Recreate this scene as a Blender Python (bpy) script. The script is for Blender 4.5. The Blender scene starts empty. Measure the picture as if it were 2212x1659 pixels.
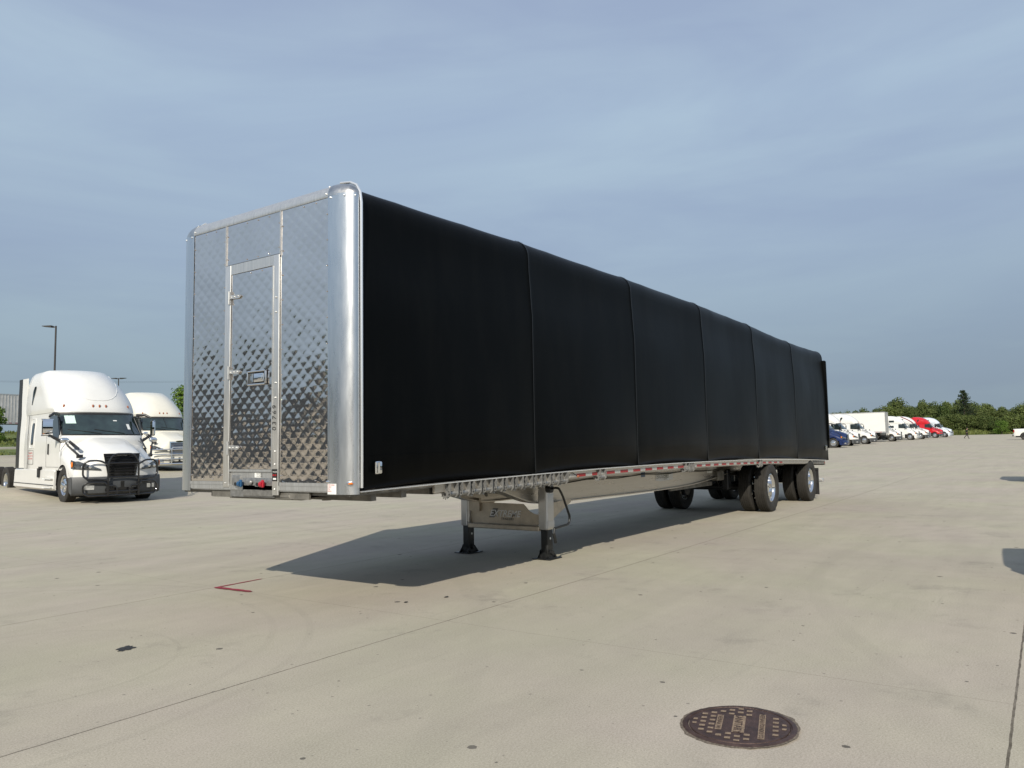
import bpy, math, random
from mathutils import Vector, Matrix
R_ = math.radians
PI = math.pi
SC = bpy.context.scene
COL = SC.collection
random.seed(7)

# ------------------------------------------------------------------ camera
cam_d = bpy.data.cameras.new("camera"); cam = bpy.data.objects.new("camera", cam_d); COL.objects.link(cam)
cF = Vector((0.81921402, 0.56770167, 0.08126011)); cR = Vector((0.57069804, -0.82096293, -0.01798932)); cU = Vector((-0.05649897, -0.06111208, 0.99653057))
CAM = Vector((-4.652, -4.935, 1.493))
m = Matrix(((cR.x, cU.x, -cF.x, CAM.x), (cR.y, cU.y, -cF.y, CAM.y), (cR.z, cU.z, -cF.z, CAM.z), (0, 0, 0, 1)))
cam.matrix_world = m
cam_d.sensor_width = 36; cam_d.lens = 1662.07 / 2212 * 36
cam_d.clip_start = 0.1; cam_d.clip_end = 3000
SC.camera = cam
SC.view_settings.view_transform = 'Standard'; SC.view_settings.look = 'None'
SC.view_settings.exposure = 0.05; SC.view_settings.gamma = 1.0
SC.view_settings.use_curve_mapping = False
SC.cycles.max_bounces = 6; SC.cycles.transparent_max_bounces = 6
SC.cycles.caustics_reflective = False; SC.cycles.caustics_refractive = False
SC.cycles.sample_clamp_indirect = 4.0

# ------------------------------------------------------------------ sun + sky
SUNV = Vector((-1.5, -0.70, 1.0)).normalized()
SUN_EL = math.asin(SUNV.z)
sd = bpy.data.lights.new("sun", 'SUN'); sd.energy = 4.3; sd.angle = R_(0.6); sd.color = (1.0, 0.93, 0.80)
so = bpy.data.objects.new("sun", sd); COL.objects.link(so)
so.rotation_euler = (-SUNV).to_track_quat('-Z', 'Y').to_euler()
W = bpy.data.worlds.new("World"); SC.world = W; W.use_nodes = True
nt = W.node_tree; nt.nodes.clear()
def N(t, ty, **k):
    n = t.nodes.new(ty)
    for a, b in k.items(): setattr(n, a, b)
    return n
sky = N(nt, 'ShaderNodeTexSky', sky_type='NISHITA', sun_disc=False)
sky.sun_elevation = SUN_EL; sky.sun_rotation = math.atan2(SUNV.x, SUNV.y)
sky.air_density = 1.2; sky.dust_density = 4.0; sky.ozone_density = 2.0
tc = N(nt, 'ShaderNodeTexCoord')
mp = N(nt, 'ShaderNodeMapping'); mp.inputs['Scale'].default_value = (1.0, 1.0, 5.5); mp.inputs['Rotation'].default_value = (0.12, -0.1, 0.5)
nz = N(nt, 'ShaderNodeTexNoise'); nz.inputs['Scale'].default_value = 1.6; nz.inputs['Detail'].default_value = 5; nz.inputs['Roughness'].default_value = 0.55; nz.inputs['Distortion'].default_value = 0.6
rp = N(nt, 'ShaderNodeValToRGB')
rp.color_ramp.elements[0].position = 0.36; rp.color_ramp.elements[0].color = (0.0, 0.0, 0.0, 1)
rp.color_ramp.elements[1].position = 0.66; rp.color_ramp.elements[1].color = (1, 1, 1, 1)
# thin overcast: grey blue veil, slightly darker low down, brighter in mid sky
sp = N(nt, 'ShaderNodeSeparateXYZ')
veil = N(nt, 'ShaderNodeValToRGB')
ve = veil.color_ramp.elements
ve[0].position = 0.0; ve[0].color = (0.272, 0.350, 0.415, 1)
ve[1].position = 1.0; ve[1].color = (0.34, 0.41, 0.53, 1)
for pz, cz in ((0.10, (0.300, 0.390, 0.472, 1)), (0.24, (0.362, 0.462, 0.580, 1)), (0.40, (0.40, 0.51, 0.645, 1)), (0.60, (0.37, 0.455, 0.60, 1))):
    e = ve.new(pz); e.color = cz
cl = N(nt, 'ShaderNodeMixRGB', blend_type='MULTIPLY'); cl.inputs[0].default_value = 1
clc = N(nt, 'ShaderNodeMixRGB'); clc.inputs[1].default_value = (0.90, 0.90, 0.96, 1); clc.inputs[2].default_value = (1.07, 1.075, 1.05, 1)
mx = N(nt, 'ShaderNodeMixRGB'); mx.inputs[0].default_value = 0.12
sc_ = N(nt, 'ShaderNodeMixRGB', blend_type='MULTIPLY'); sc_.inputs[0].default_value = 1; sc_.inputs[2].default_value = (10, 10, 10, 1)
bg = N(nt, 'ShaderNodeBackground'); bg.inputs['Strength'].default_value = 0.10
wo = N(nt, 'ShaderNodeOutputWorld')
L = nt.links.new
L(tc.outputs['Generated'], mp.inputs['Vector']); L(mp.outputs[0], nz.inputs['Vector']); L(nz.outputs['Fac'], rp.inputs[0])
L(tc.outputs['Generated'], sp.inputs[0]); L(sp.outputs['Z'], veil.inputs[0])
L(rp.outputs[0], clc.inputs[0]); L(veil.outputs[0], cl.inputs[1]); L(clc.outputs[0], cl.inputs[2])
L(cl.outputs[0], sc_.inputs[1]); L(sc_.outputs[0], mx.inputs[1]); L(sky.outputs[0], mx.inputs[2])
L(mx.outputs[0], bg.inputs['Color']); L(bg.outputs[0], wo.inputs['Surface'])

# ------------------------------------------------------------------ helpers
def lerp(a, b, t): return a + (b - a) * t
def interp(x, pts):
    if x <= pts[0][0]: return pts[0][1]
    for (a, va), (b, vb) in zip(pts, pts[1:]):
        if x <= b: return lerp(va, vb, (x - a) / (b - a))
    return pts[-1][1]
def smooth_interp(x, pts):
    xs = [p[0] for p in pts]; n = len(pts)
    if x <= xs[0]: return pts[0][1]
    if x >= xs[-1]: return pts[-1][1]
    i = max(k for k in range(n - 1) if xs[k] <= x)
    t = (x - xs[i]) / (xs[i + 1] - xs[i])
    y = [p[1] for p in pts]
    h = xs[i + 1] - xs[i]
    def slope(k):
        if k == 0: return (y[1] - y[0]) / (xs[1] - xs[0])
        if k == n - 1: return (y[-1] - y[-2]) / (xs[-1] - xs[-2])
        return 0.5 * ((y[k + 1] - y[k]) / (xs[k + 1] - xs[k]) + (y[k] - y[k - 1]) / (xs[k] - xs[k - 1]))
    m0, m1 = slope(i) * h, slope(i + 1) * h
    return (2*t**3 - 3*t*t + 1) * y[i] + (t**3 - 2*t*t + t) * m0 + (-2*t**3 + 3*t*t) * y[i + 1] + (t**3 - t*t) * m1

def terrain(x, y):
    fx = 0.0128 * max(0.0, x - 20) if x < 206 else 0.0128 * 186
    fx = interp(x, [(-400, 0), (18, 0), (26, 0.05), (206, 2.33), (230, 2.7), (500, 3.4)])
    fy = interp(y, [(19, 0), (26, 0.30), (32, 0.70), (61, 1.35), (64, 1.75), (80, 3.7), (140, 4.5), (400, 5)])
    return fx + fy

class MB:
    def __init__(s): s.v = []; s.f = []; s.m = []; s.M = None
    def add(s, vs, fs, mi=0):
        n = len(s.v)
        for p in vs:
            p = Vector(p)
            if s.M is not None: p = s.M @ p
            s.v.append(tuple(p))
        for f in fs: s.f.append(tuple(i + n for i in f)); s.m.append(mi)
    def box(s, x0, x1, y0, y1, z0, z1, mi=0, bev=0.0):
        if bev <= 0:
            vs = [(x, y, z) for x in (x0, x1) for y in (y0, y1) for z in (z0, z1)]
            s.add(vs, [(0, 1, 3, 2), (4, 6, 7, 5), (0, 4, 5, 1), (2, 3, 7, 6), (0, 2, 6, 4), (1, 5, 7, 3)], mi)
        else:
            b = min(bev, abs(x1-x0)/2.01, abs(y1-y0)/2.01, abs(z1-z0)/2.01)
            def ring(z, i):
                return [(x0+b+i, y0+i, z), (x1-b-i, y0+i, z), (x1-i, y0+b+i, z), (x1-i, y1-b-i, z), (x1-b-i, y1-i, z), (x0+b+i, y1-i, z), (x0+i, y1-b-i, z), (x0+i, y0+b+i, z)]
            s.loft([ring(z0, b*0.7), ring(z0 + b, 0), ring(z1 - b, 0), ring(z1, b*0.7)], mi=mi)
    def loft(s, rings, closed=True, cap=True, mi=0):
        n = len(rings[0]); vs = [p for r in rings for p in r]; fs = []
        for i in range(len(rings) - 1):
            for j in range(n if closed else n - 1):
                k = (j + 1) % n
                fs.append((i*n + j, i*n + k, (i+1)*n + k, (i+1)*n + j))
        if cap and closed:
            fs.append(tuple(range(n - 1, -1, -1))); o = (len(rings) - 1) * n; fs.append(tuple(o + j for j in range(n)))
        s.add(vs, fs, mi)
    def grid(s, pts, mi=0): s.loft(pts, closed=False, cap=False, mi=mi)
    def poly(s, outline, d, mi=0):
        """extrude polygon (list of 3D pts) by vector d"""
        n = len(outline); d = Vector(d)
        vs = [Vector(p) for p in outline] + [Vector(p) + d for p in outline]
        fs = [tuple(range(n - 1, -1, -1)), tuple(range(n, 2*n))] + [(i, (i+1) % n, n + (i+1) % n, n + i) for i in range(n)]
        s.add(vs, fs, mi)
    def tube(s, path, r, n=8, mi=0, cap=True, round_=0):
        P = [Vector(p) for p in path]
        if round_ > 0:
            Q = [P[0]]
            for a, b, c in zip(P, P[1:], P[2:]):
                d1 = (a - b); d2 = (c - b); rr = min(round_, d1.length*0.45, d2.length*0.45)
                p1 = b + d1.normalized()*rr; p2 = b + d2.normalized()*rr
                for k in range(5):
                    t = k/4; Q.append((1-t)**2*p1 + 2*t*(1-t)*b + t*t*p2)
            Q.append(P[-1]); P = Q
        rs = r if isinstance(r, (list, tuple)) else [r]*len(P)
        rings = []; up = None
        for i, p in enumerate(P):
            t = (P[min(i+1, len(P)-1)] - P[max(i-1, 0)])
            if t.length < 1e-9: t = Vector((0, 0, 1))
            t.normalize()
            if up is None: up = Vector((0, 0, 1)) if abs(t.z) < .9 else Vector((1, 0, 0))
            a = t.cross(up)
            if a.length < 1e-6: a = t.cross(Vector((0, 1, 0)))
            a.normalize(); b = a.cross(t); up = b
            rings.append([tuple(p + rs[i]*(math.cos(2*PI*k/n)*a + math.sin(2*PI*k/n)*b)) for k in range(n)])
        s.loft(rings, cap=cap, mi=mi)
    def cyl(s, p0, p1, r, n=12, mi=0, r1=None): s.tube([p0, p1], [r, r if r1 is None else r1], n=n, mi=mi)
    def lathe_y(s, prof, c, n=32, mi=0, side=1):
        """profile of (r, y) around the Y axis through c"""
        rings = [[(c[0] + r*math.cos(2*PI*k/n), c[1] + side*y, c[2] + r*math.sin(2*PI*k/n)) for k in range(n)] for r, y in prof]
        s.loft(rings, cap=False, mi=mi)
    def ball(s, c, r, n=8, mi=0, sc=(1, 1, 1)):
        rings = []
        for i in range(1, n//2 + 1):
            a = PI*i/(n//2 + 1)
            rings.append([(c[0] + sc[0]*r*math.sin(a)*math.cos(2*PI*k/n), c[1] + sc[1]*r*math.sin(a)*math.sin(2*PI*k/n), c[2] + sc[2]*r*math.cos(a)) for k in range(n)])
        s.loft(rings, mi=mi)
    def build(s, name, mats, parent=None, ang=35, bend=False, loc=None, smooth=True):
        me = bpy.data.meshes.new(name)
        vs = s.v
        if bend: vs = [(x, y, z + bz(x)) for x, y, z in vs]
        me.from_pydata(vs, [], s.f)
        if not isinstance(mats, (list, tuple)): mats = [mats]
        for mm in mats: me.materials.append(mm)
        me.polygons.foreach_set('material_index', s.m)
        me.validate(clean_customdata=False)
        import bmesh
        b = bmesh.new(); b.from_mesh(me); bmesh.ops.recalc_face_normals(b, faces=b.faces); b.to_mesh(me); b.free()
        if smooth:
            me.polygons.foreach_set('use_smooth', [True]*len(me.polygons))
            me.set_sharp_from_angle(angle=R_(ang))
        me.update()
        o = bpy.data.objects.new(name, me); COL.objects.link(o)
        if parent is not None: o.parent = parent
        if loc is not None: o.location = loc
        return o

def thing(name, label, cat, loc=(0, 0, 0), rz=0, group=None):
    o = bpy.data.objects.new(name, None); COL.objects.link(o); o.location = loc; o.rotation_euler = (0, 0, rz)
    o.empty_display_size = 0.3
    return tag(o, label, cat, group)
def tag(o, label=None, cat=None, group=None, kind=None):
    if label: o['label'] = label
    if cat: o['category'] = cat
    if group: o['group'] = group
    if kind: o['kind'] = kind
    return o
def children_of(r): return [o for o in COL.objects if o.parent == r]
def dup_tree(r, loc, rz, label, group=None, scale=None):
    c = r.copy(); COL.objects.link(c); c.location = loc; c.rotation_euler = (0, 0, rz); c['label'] = label
    if group: c['group'] = group
    if scale: c.scale = scale
    for ch in children_of(r):
        d = ch.copy(); COL.objects.link(d); d.parent = c
        for g in children_of(ch):
            e = g.copy(); COL.objects.link(e); e.parent = d
    return c

_tc = {}
def text(mb, s, org, xd, yd, size, mi=0, shear=0.0, bold=0.0, th=0.0, align='LEFT', spacing=1.0):
    key = (s, shear, bold, th, align, spacing)
    if key not in _tc:
        cu = bpy.data.curves.new("lettering", 'FONT'); cu.body = s; cu.size = 1.0; cu.shear = shear; cu.offset = bold
        cu.extrude = 0; cu.resolution_u = 3; cu.align_x = align; cu.space_character = spacing
        ob = bpy.data.objects.new("lettering", cu); COL.objects.link(ob)
        dg = bpy.context.evaluated_depsgraph_get(); dg.update()
        me = ob.evaluated_get(dg).to_mesh()
        _tc[key] = ([tuple(v.co) for v in me.vertices], [tuple(p.vertices) for p in me.polygons])
        ob.evaluated_get(dg).to_mesh_clear()
        bpy.data.objects.remove(ob); bpy.data.curves.remove(cu)
    vs, fs = _tc[key]
    org = Vector(org); xd = Vector(xd).normalized()*size; yd = Vector(yd).normalized()*size
    nn = xd.cross(yd).normalized()
    mb.add([org + xd*a + yd*b + nn*th for a, b, c in vs], fs, mi)

# ------------------------------------------------------------------ materials
def mat(name, col, rough=0.5, metal=0.0, var=0.0, vscale=3.0, rvar=0.0, bump=0.0, bscale=50.0, coat=0.0, spec=0.5, emit=None, stretch=None):
    m = bpy.data.materials.new(name); m.use_nodes = True; t = m.node_tree; b = t.nodes['Principled BSDF']
    b.inputs['Base Color'].default_value = (*col, 1); b.inputs['Roughness'].default_value = rough; b.inputs['Metallic'].default_value = metal
    b.inputs['Specular IOR Level'].default_value = spec
    if coat: b.inputs['Coat Weight'].default_value = coat; b.inputs['Coat Roughness'].default_value = 0.05
    if emit: b.inputs['Emission Color'].default_value = (*emit[0], 1); b.inputs['Emission Strength'].default_value = emit[1]
    tcn = N(t, 'ShaderNodeTexCoord'); mpn = N(t, 'ShaderNodeMapping')
    if stretch: mpn.inputs['Scale'].default_value = stretch
    t.links.new(tcn.outputs['Object'], mpn.inputs[0])
    if var or rvar:
        n = N(t, 'ShaderNodeTexNoise'); n.inputs['Scale'].default_value = vscale; n.inputs['Detail'].default_value = 5; n.inputs['Roughness'].default_value = 0.6
        t.links.new(mpn.outputs[0], n.inputs['Vector'])
        if var:
            r = N(t, 'ShaderNodeValToRGB'); r.color_ramp.elements[0].position = .3; r.color_ramp.elements[1].position = .7
            r.color_ramp.elements[0].color = (*[c*(1-var) for c in col], 1); r.color_ramp.elements[1].color = (*[min(1, c*(1+var)) for c in col], 1)
            t.links.new(n.outputs['Fac'], r.inputs[0]); t.links.new(r.outputs[0], b.inputs['Base Color'])
        if rvar:
            q = N(t, 'ShaderNodeMapRange'); q.inputs['From Min'].default_value = .3; q.inputs['From Max'].default_value = .7
            q.inputs['To Min'].default_value = max(0.02, rough-rvar); q.inputs['To Max'].default_value = min(1, rough+rvar)
            t.links.new(n.outputs['Fac'], q.inputs[0]); t.links.new(q.outputs[0], b.inputs['Roughness'])
    if bump:
        n2 = N(t, 'ShaderNodeTexNoise'); n2.inputs['Scale'].default_value = bscale; n2.inputs['Detail'].default_value = 4
        t.links.new(mpn.outputs[0], n2.inputs['Vector'])
        bp = N(t, 'ShaderNodeBump'); bp.inputs['Strength'].default_value = bump; bp.inputs['Distance'].default_value = 0.02
        t.links.new(n2.outputs['Fac'], bp.inputs['Height']); t.links.new(bp.outputs[0], b.inputs['Normal'])
    return m
M = {}
M['quilt'] = mat('polished quilted steel', (0.80, 0.745, 0.70), 0.08, 1.0, var=0.06, vscale=1.5, rvar=0.04, bump=0.10, bscale=11)
M['alu'] = mat('brushed aluminium', (0.64, 0.64, 0.63), 0.36, 0.8, var=0.10, vscale=2.0, rvar=0.08, stretch=(30, 30, 1.5))
M['postalu'] = mat('satin aluminium post', (0.72, 0.74, 0.76), 0.29, 1.0, var=0.06, vscale=1.2, rvar=0.04, stretch=(12, 12, 2.0))
M['cap'] = mat('cast aluminium cap', (0.60, 0.59, 0.57), 0.33, 1.0, var=0.18, vscale=9, rvar=0.1, bump=0.05, bscale=25)
M['frame'] = mat('mill aluminium frame', (0.60, 0.60, 0.60), 0.42, 0.75, var=0.10, vscale=4, rvar=0.08)
M['beam'] = mat('aluminium beam', (0.56, 0.52, 0.46), 0.34, 0.9, var=0.14, vscale=3, rvar=0.1, stretch=(0.4, 3, 6))
M['under'] = mat('grimy underframe', (0.20, 0.19, 0.17), 0.55, 0.5, var=0.4, vscale=6)
M['tanplate'] = mat('tan aluminium plate', (0.50, 0.44, 0.36), 0.45, 0.55, var=0.18, vscale=8)
M['zinc'] = mat('galvanised zinc', (0.27, 0.27, 0.265), 0.45, 0.6, var=0.22, vscale=22, rvar=0.1)
M['chrome'] = mat('polished chrome', (0.82, 0.83, 0.84), 0.05, 1.0, rvar=0.02, vscale=5)
M['bright'] = mat('bright aluminium edge', (0.88, 0.89, 0.90), 0.25, 0.7)
def tarp_mat():
    m = mat('black vinyl tarp', (0.0022, 0.0026, 0.0028), 0.35, 0.0, rvar=0.05, vscale=0.8, bump=0.06, bscale=1.3, spec=0.05, stretch=(1.0, 1.0, 0.35))
    t = m.node_tree; b = t.nodes['Principled BSDF']; g = N(t, 'ShaderNodeTexCoord'); mp2 = N(t, 'ShaderNodeMapping'); mp2.inputs['Scale'].default_value = (2.2, 1, .45)
    n = N(t, 'ShaderNodeTexNoise'); n.inputs['Scale'].default_value = 1.4; n.inputs['Detail'].default_value = 7; n.inputs['Roughness'].default_value = .7
    rr = N(t, 'ShaderNodeValToRGB'); rr.color_ramp.elements[0].position = .45; rr.color_ramp.elements[1].position = .85
    rr.color_ramp.elements[0].color = (.0022, .0026, .0028, 1); rr.color_ramp.elements[1].color = (.0055, .0058, .0056, 1)
    t.links.new(g.outputs['Object'], mp2.inputs[0]); t.links.new(mp2.outputs[0], n.inputs['Vector']); t.links.new(n.outputs['Fac'], rr.inputs[0]); t.links.new(rr.outputs[0], b.inputs['Base Color'])
    return m
M['tarp'] = tarp_mat()
M['seam'] = mat('tarp seam stitching', (0.006, 0.0065, 0.007), 0.5, var=0.3, vscale=20)
M['blackpl'] = mat('black plastic', (0.018, 0.018, 0.019), 0.42, var=0.3, vscale=6, rvar=0.1)
M['blackgl'] = mat('gloss black paint', (0.010, 0.010, 0.011), 0.22, coat=0.5, rvar=0.05)
M['steelblk'] = mat('worn black steel', (0.020, 0.021, 0.022), 0.45, 0.2, var=0.5, vscale=9, rvar=0.15)
M['greypl'] = mat('dark grey plastic', (0.060, 0.064, 0.068), 0.52, var=0.15, vscale=4, bump=0.05, bscale=60)
M['tyre'] = mat('tyre rubber', (0.028, 0.026, 0.023), 0.78, var=0.35, vscale=8, bump=0.15, bscale=70)
M['tread'] = mat('dusty tyre tread', (0.021, 0.019, 0.016), 0.85, var=0.3, vscale=9, bump=0.2, bscale=80)
M['white'] = mat('white truck paint', (0.72, 0.72, 0.70), 0.28, coat=0.35, var=0.03, vscale=2)
M['cream'] = mat('cream white paint', (0.71, 0.69, 0.61), 0.30, coat=0.3, var=0.03, vscale=2)
M['coolwhite'] = mat('cool white paint', (0.62, 0.68, 0.74), 0.26, coat=0.35, var=0.03, vscale=2)
M['blue'] = mat('navy blue paint', (0.008, 0.02, 0.085), 0.22, coat=0.6, var=0.1)
M['red'] = mat('bright red paint', (0.52, 0.012, 0.02), 0.22, coat=0.6, var=0.1)
M['maroon'] = mat('maroon stripe', (0.16, 0.02, 0.03), 0.3, coat=0.4)
M['glass'] = mat('dark tinted glass', (0.012, 0.018, 0.018), 0.04, coat=0.6, spec=0.8, var=0.5, vscale=3)
M['glass2'] = mat('green tinted windshield', (0.020, 0.035, 0.034), 0.04, coat=0.6, spec=0.8, var=0.6, vscale=2)
M['seamgap'] = mat('dark body gap', (0.03, 0.03, 0.03), 0.6, var=0.2)
M['headl'] = mat('headlamp lens', (0.10, 0.11, 0.12), 0.06, 0.5, coat=0.8, var=0.9, vscale=9)
M['lampw'] = mat('headlamp reflector', (0.75, 0.77, 0.80), 0.08, 0.8, var=0.3, vscale=14)
M['amber'] = mat('amber lens', (0.75, 0.20, 0.02), 0.2, coat=0.5, var=0.25, vscale=60)
M['amberd'] = mat('dull amber lens', (0.32, 0.09, 0.03), 0.3, coat=0.3, var=0.2, vscale=40)
M['redl'] = mat('red lens', (0.30, 0.01, 0.01), 0.15, coat=0.5, var=0.2, vscale=30)
M['tape_r'] = mat('red reflective tape', (0.33, 0.010, 0.015), 0.35, var=0.15, vscale=20)
M['tape_w'] = mat('silver reflective tape', (0.50, 0.50, 0.47), 0.3, 0.3, var=0.15, vscale=80)
M['paper'] = mat('white sticker', (0.75, 0.76, 0.74), 0.5, var=0.04, vscale=20)
M['papergreen'] = mat('pale green paper sheet', (0.55, 0.72, 0.66), 0.6, var=0.05, vscale=20)
M['inkred'] = mat('red ink', (0.50, 0.03, 0.03), 0.5, var=0.1)
M['inkblk'] = mat('black ink', (0.015, 0.015, 0.015), 0.5, var=0.1)
M['inkgrey'] = mat('grey ink', (0.12, 0.12, 0.12), 0.5, var=0.1)
M['logo'] = mat('laser cut bright letters', (0.85, 0.85, 0.85), 0.5, 0.0, var=0.05)
M['gladb'] = mat('blue air coupling', (0.02, 0.08, 0.18), 0.3, var=0.2, vscale=30)
M['gladr'] = mat('red air coupling', (0.40, 0.015, 0.03), 0.3, var=0.2, vscale=30)
M['iron'] = mat('cast iron cover', (0.085, 0.054, 0.047), 0.55, 0.4, var=0.35, vscale=18, rvar=0.12, bump=0.25, bscale=160)
M['worn'] = mat('broken dirty mortar', (0.16, 0.13, 0.10), 0.9, var=0.6, vscale=70, bump=0.5, bscale=150)
M['rust'] = mat('dusty rusty recess', (0.26, 0.19, 0.13), 0.85, var=0.35, vscale=60, bump=0.3, bscale=200)
M['redpaint'] = mat('red marking paint', (0.27, 0.018, 0.03), 0.7, var=0.35, vscale=45)
M['tar'] = mat('tar patch', (0.022, 0.023, 0.024), 0.7, var=0.4, vscale=40, bump=0.4, bscale=120)
M['kerb'] = mat('kerb concrete', (0.42, 0.40, 0.36), 0.9, var=0.12, vscale=3)
M['bark'] = mat('bark', (0.055, 0.045, 0.035), 0.9, var=0.4, vscale=8, bump=0.4, bscale=20)
M['pole'] = mat('bronze painted pole', (0.035, 0.030, 0.028), 0.5, 0.2, var=0.15)
M['skin'] = mat('skin', (0.42, 0.25, 0.18), 0.55, var=0.08)
M['cloth'] = mat('dark green jacket', (0.014, 0.020, 0.013), 0.85, var=0.3, vscale=10)
M['jeans'] = mat('black trousers', (0.009, 0.009, 0.010), 0.85, var=0.3, vscale=10)
M['hair'] = mat('dark hair', (0.012, 0.009, 0.007), 0.6, var=0.2)
M['corr'] = mat('corrugated stainless trailer skin', (0.62, 0.61, 0.60), 0.45, 0.4, var=0.12, vscale=2)
M['mirrordark'] = mat('dark skin for wall reflection', (0.17, 0.17, 0.165), 0.4, 0.0, var=0.5, vscale=1.5)  # tone of the added trailers, kept dark to deepen the front wall's reflection
M['ribgrey'] = mat('grey ribbed panel', (0.40, 0.41, 0.41), 0.5, 0.3, var=0.2, vscale=6)

def foliage(name, c0, c1):
    m = bpy.data.materials.new(name); m.use_nodes = True; t = m.node_tree; b = t.nodes['Principled BSDF']
    g = N(t, 'ShaderNodeNewGeometry'); r = N(t, 'ShaderNodeValToRGB')
    r.color_ramp.elements[0].color = (*c0, 1); r.color_ramp.elements[1].color = (*c1, 1)
    if name == 'broadleaf foliage': e = r.color_ramp.elements.new(.5); e.color = (.110, .135, .042, 1)
    oi = N(t, 'ShaderNodeObjectInfo'); n = N(t, 'ShaderNodeTexNoise'); n.inputs['Scale'].default_value = 0.7
    tcn = N(t, 'ShaderNodeTexCoord'); t.links.new(tcn.outputs['Object'], n.inputs['Vector'])
    a = N(t, 'ShaderNodeMath', operation='MULTIPLY_ADD'); a.inputs[1].default_value = 0.35
    t.links.new(g.outputs['Random Per Island'], a.inputs[0]); t.links.new(n.outputs['Fac'], a.inputs[2])
    a2 = N(t, 'ShaderNodeMath', operation='MULTIPLY_ADD'); a2.inputs[1].default_value = 0.60
    t.links.new(oi.outputs['Random'], a2.inputs[0]); t.links.new(a.outputs[0], a2.inputs[2])
    s = N(t, 'ShaderNodeMath', operation='SUBTRACT'); s.inputs[1].default_value = 0.50
    t.links.new(a2.outputs[0], s.inputs[0]); t.links.new(s.outputs[0], r.inputs[0])
    t.links.new(r.outputs[0], b.inputs['Base Color']); b.inputs['Roughness'].default_value = 0.6; b.inputs['Specular IOR Level'].default_value = 0.25
    tr = N(t, 'ShaderNodeBsdfTranslucent'); t.links.new(r.outputs[0], tr.inputs['Color'])
    ms = N(t, 'ShaderNodeMixShader'); ms.inputs[0].default_value = 0.28
    out = t.nodes['Material Output']; t.links.new(b.outputs[0], ms.inputs[1]); t.links.new(tr.outputs[0], ms.inputs[2]); t.links.new(ms.outputs[0], out.inputs['Surface'])
    return m
M['leaf'] = foliage('broadleaf foliage', (0.050, 0.088, 0.020), (0.165, 0.225, 0.060))
M['leafd'] = foliage('conifer needles', (0.022, 0.042, 0.020), (0.060, 0.088, 0.040))
M['leafb'] = foliage('bright spring foliage', (0.055, 0.11, 0.016), (0.17, 0.27, 0.045))
M['grass'] = foliage('meadow grass', (0.085, 0.125, 0.026), (0.20, 0.215, 0.07))

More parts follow.
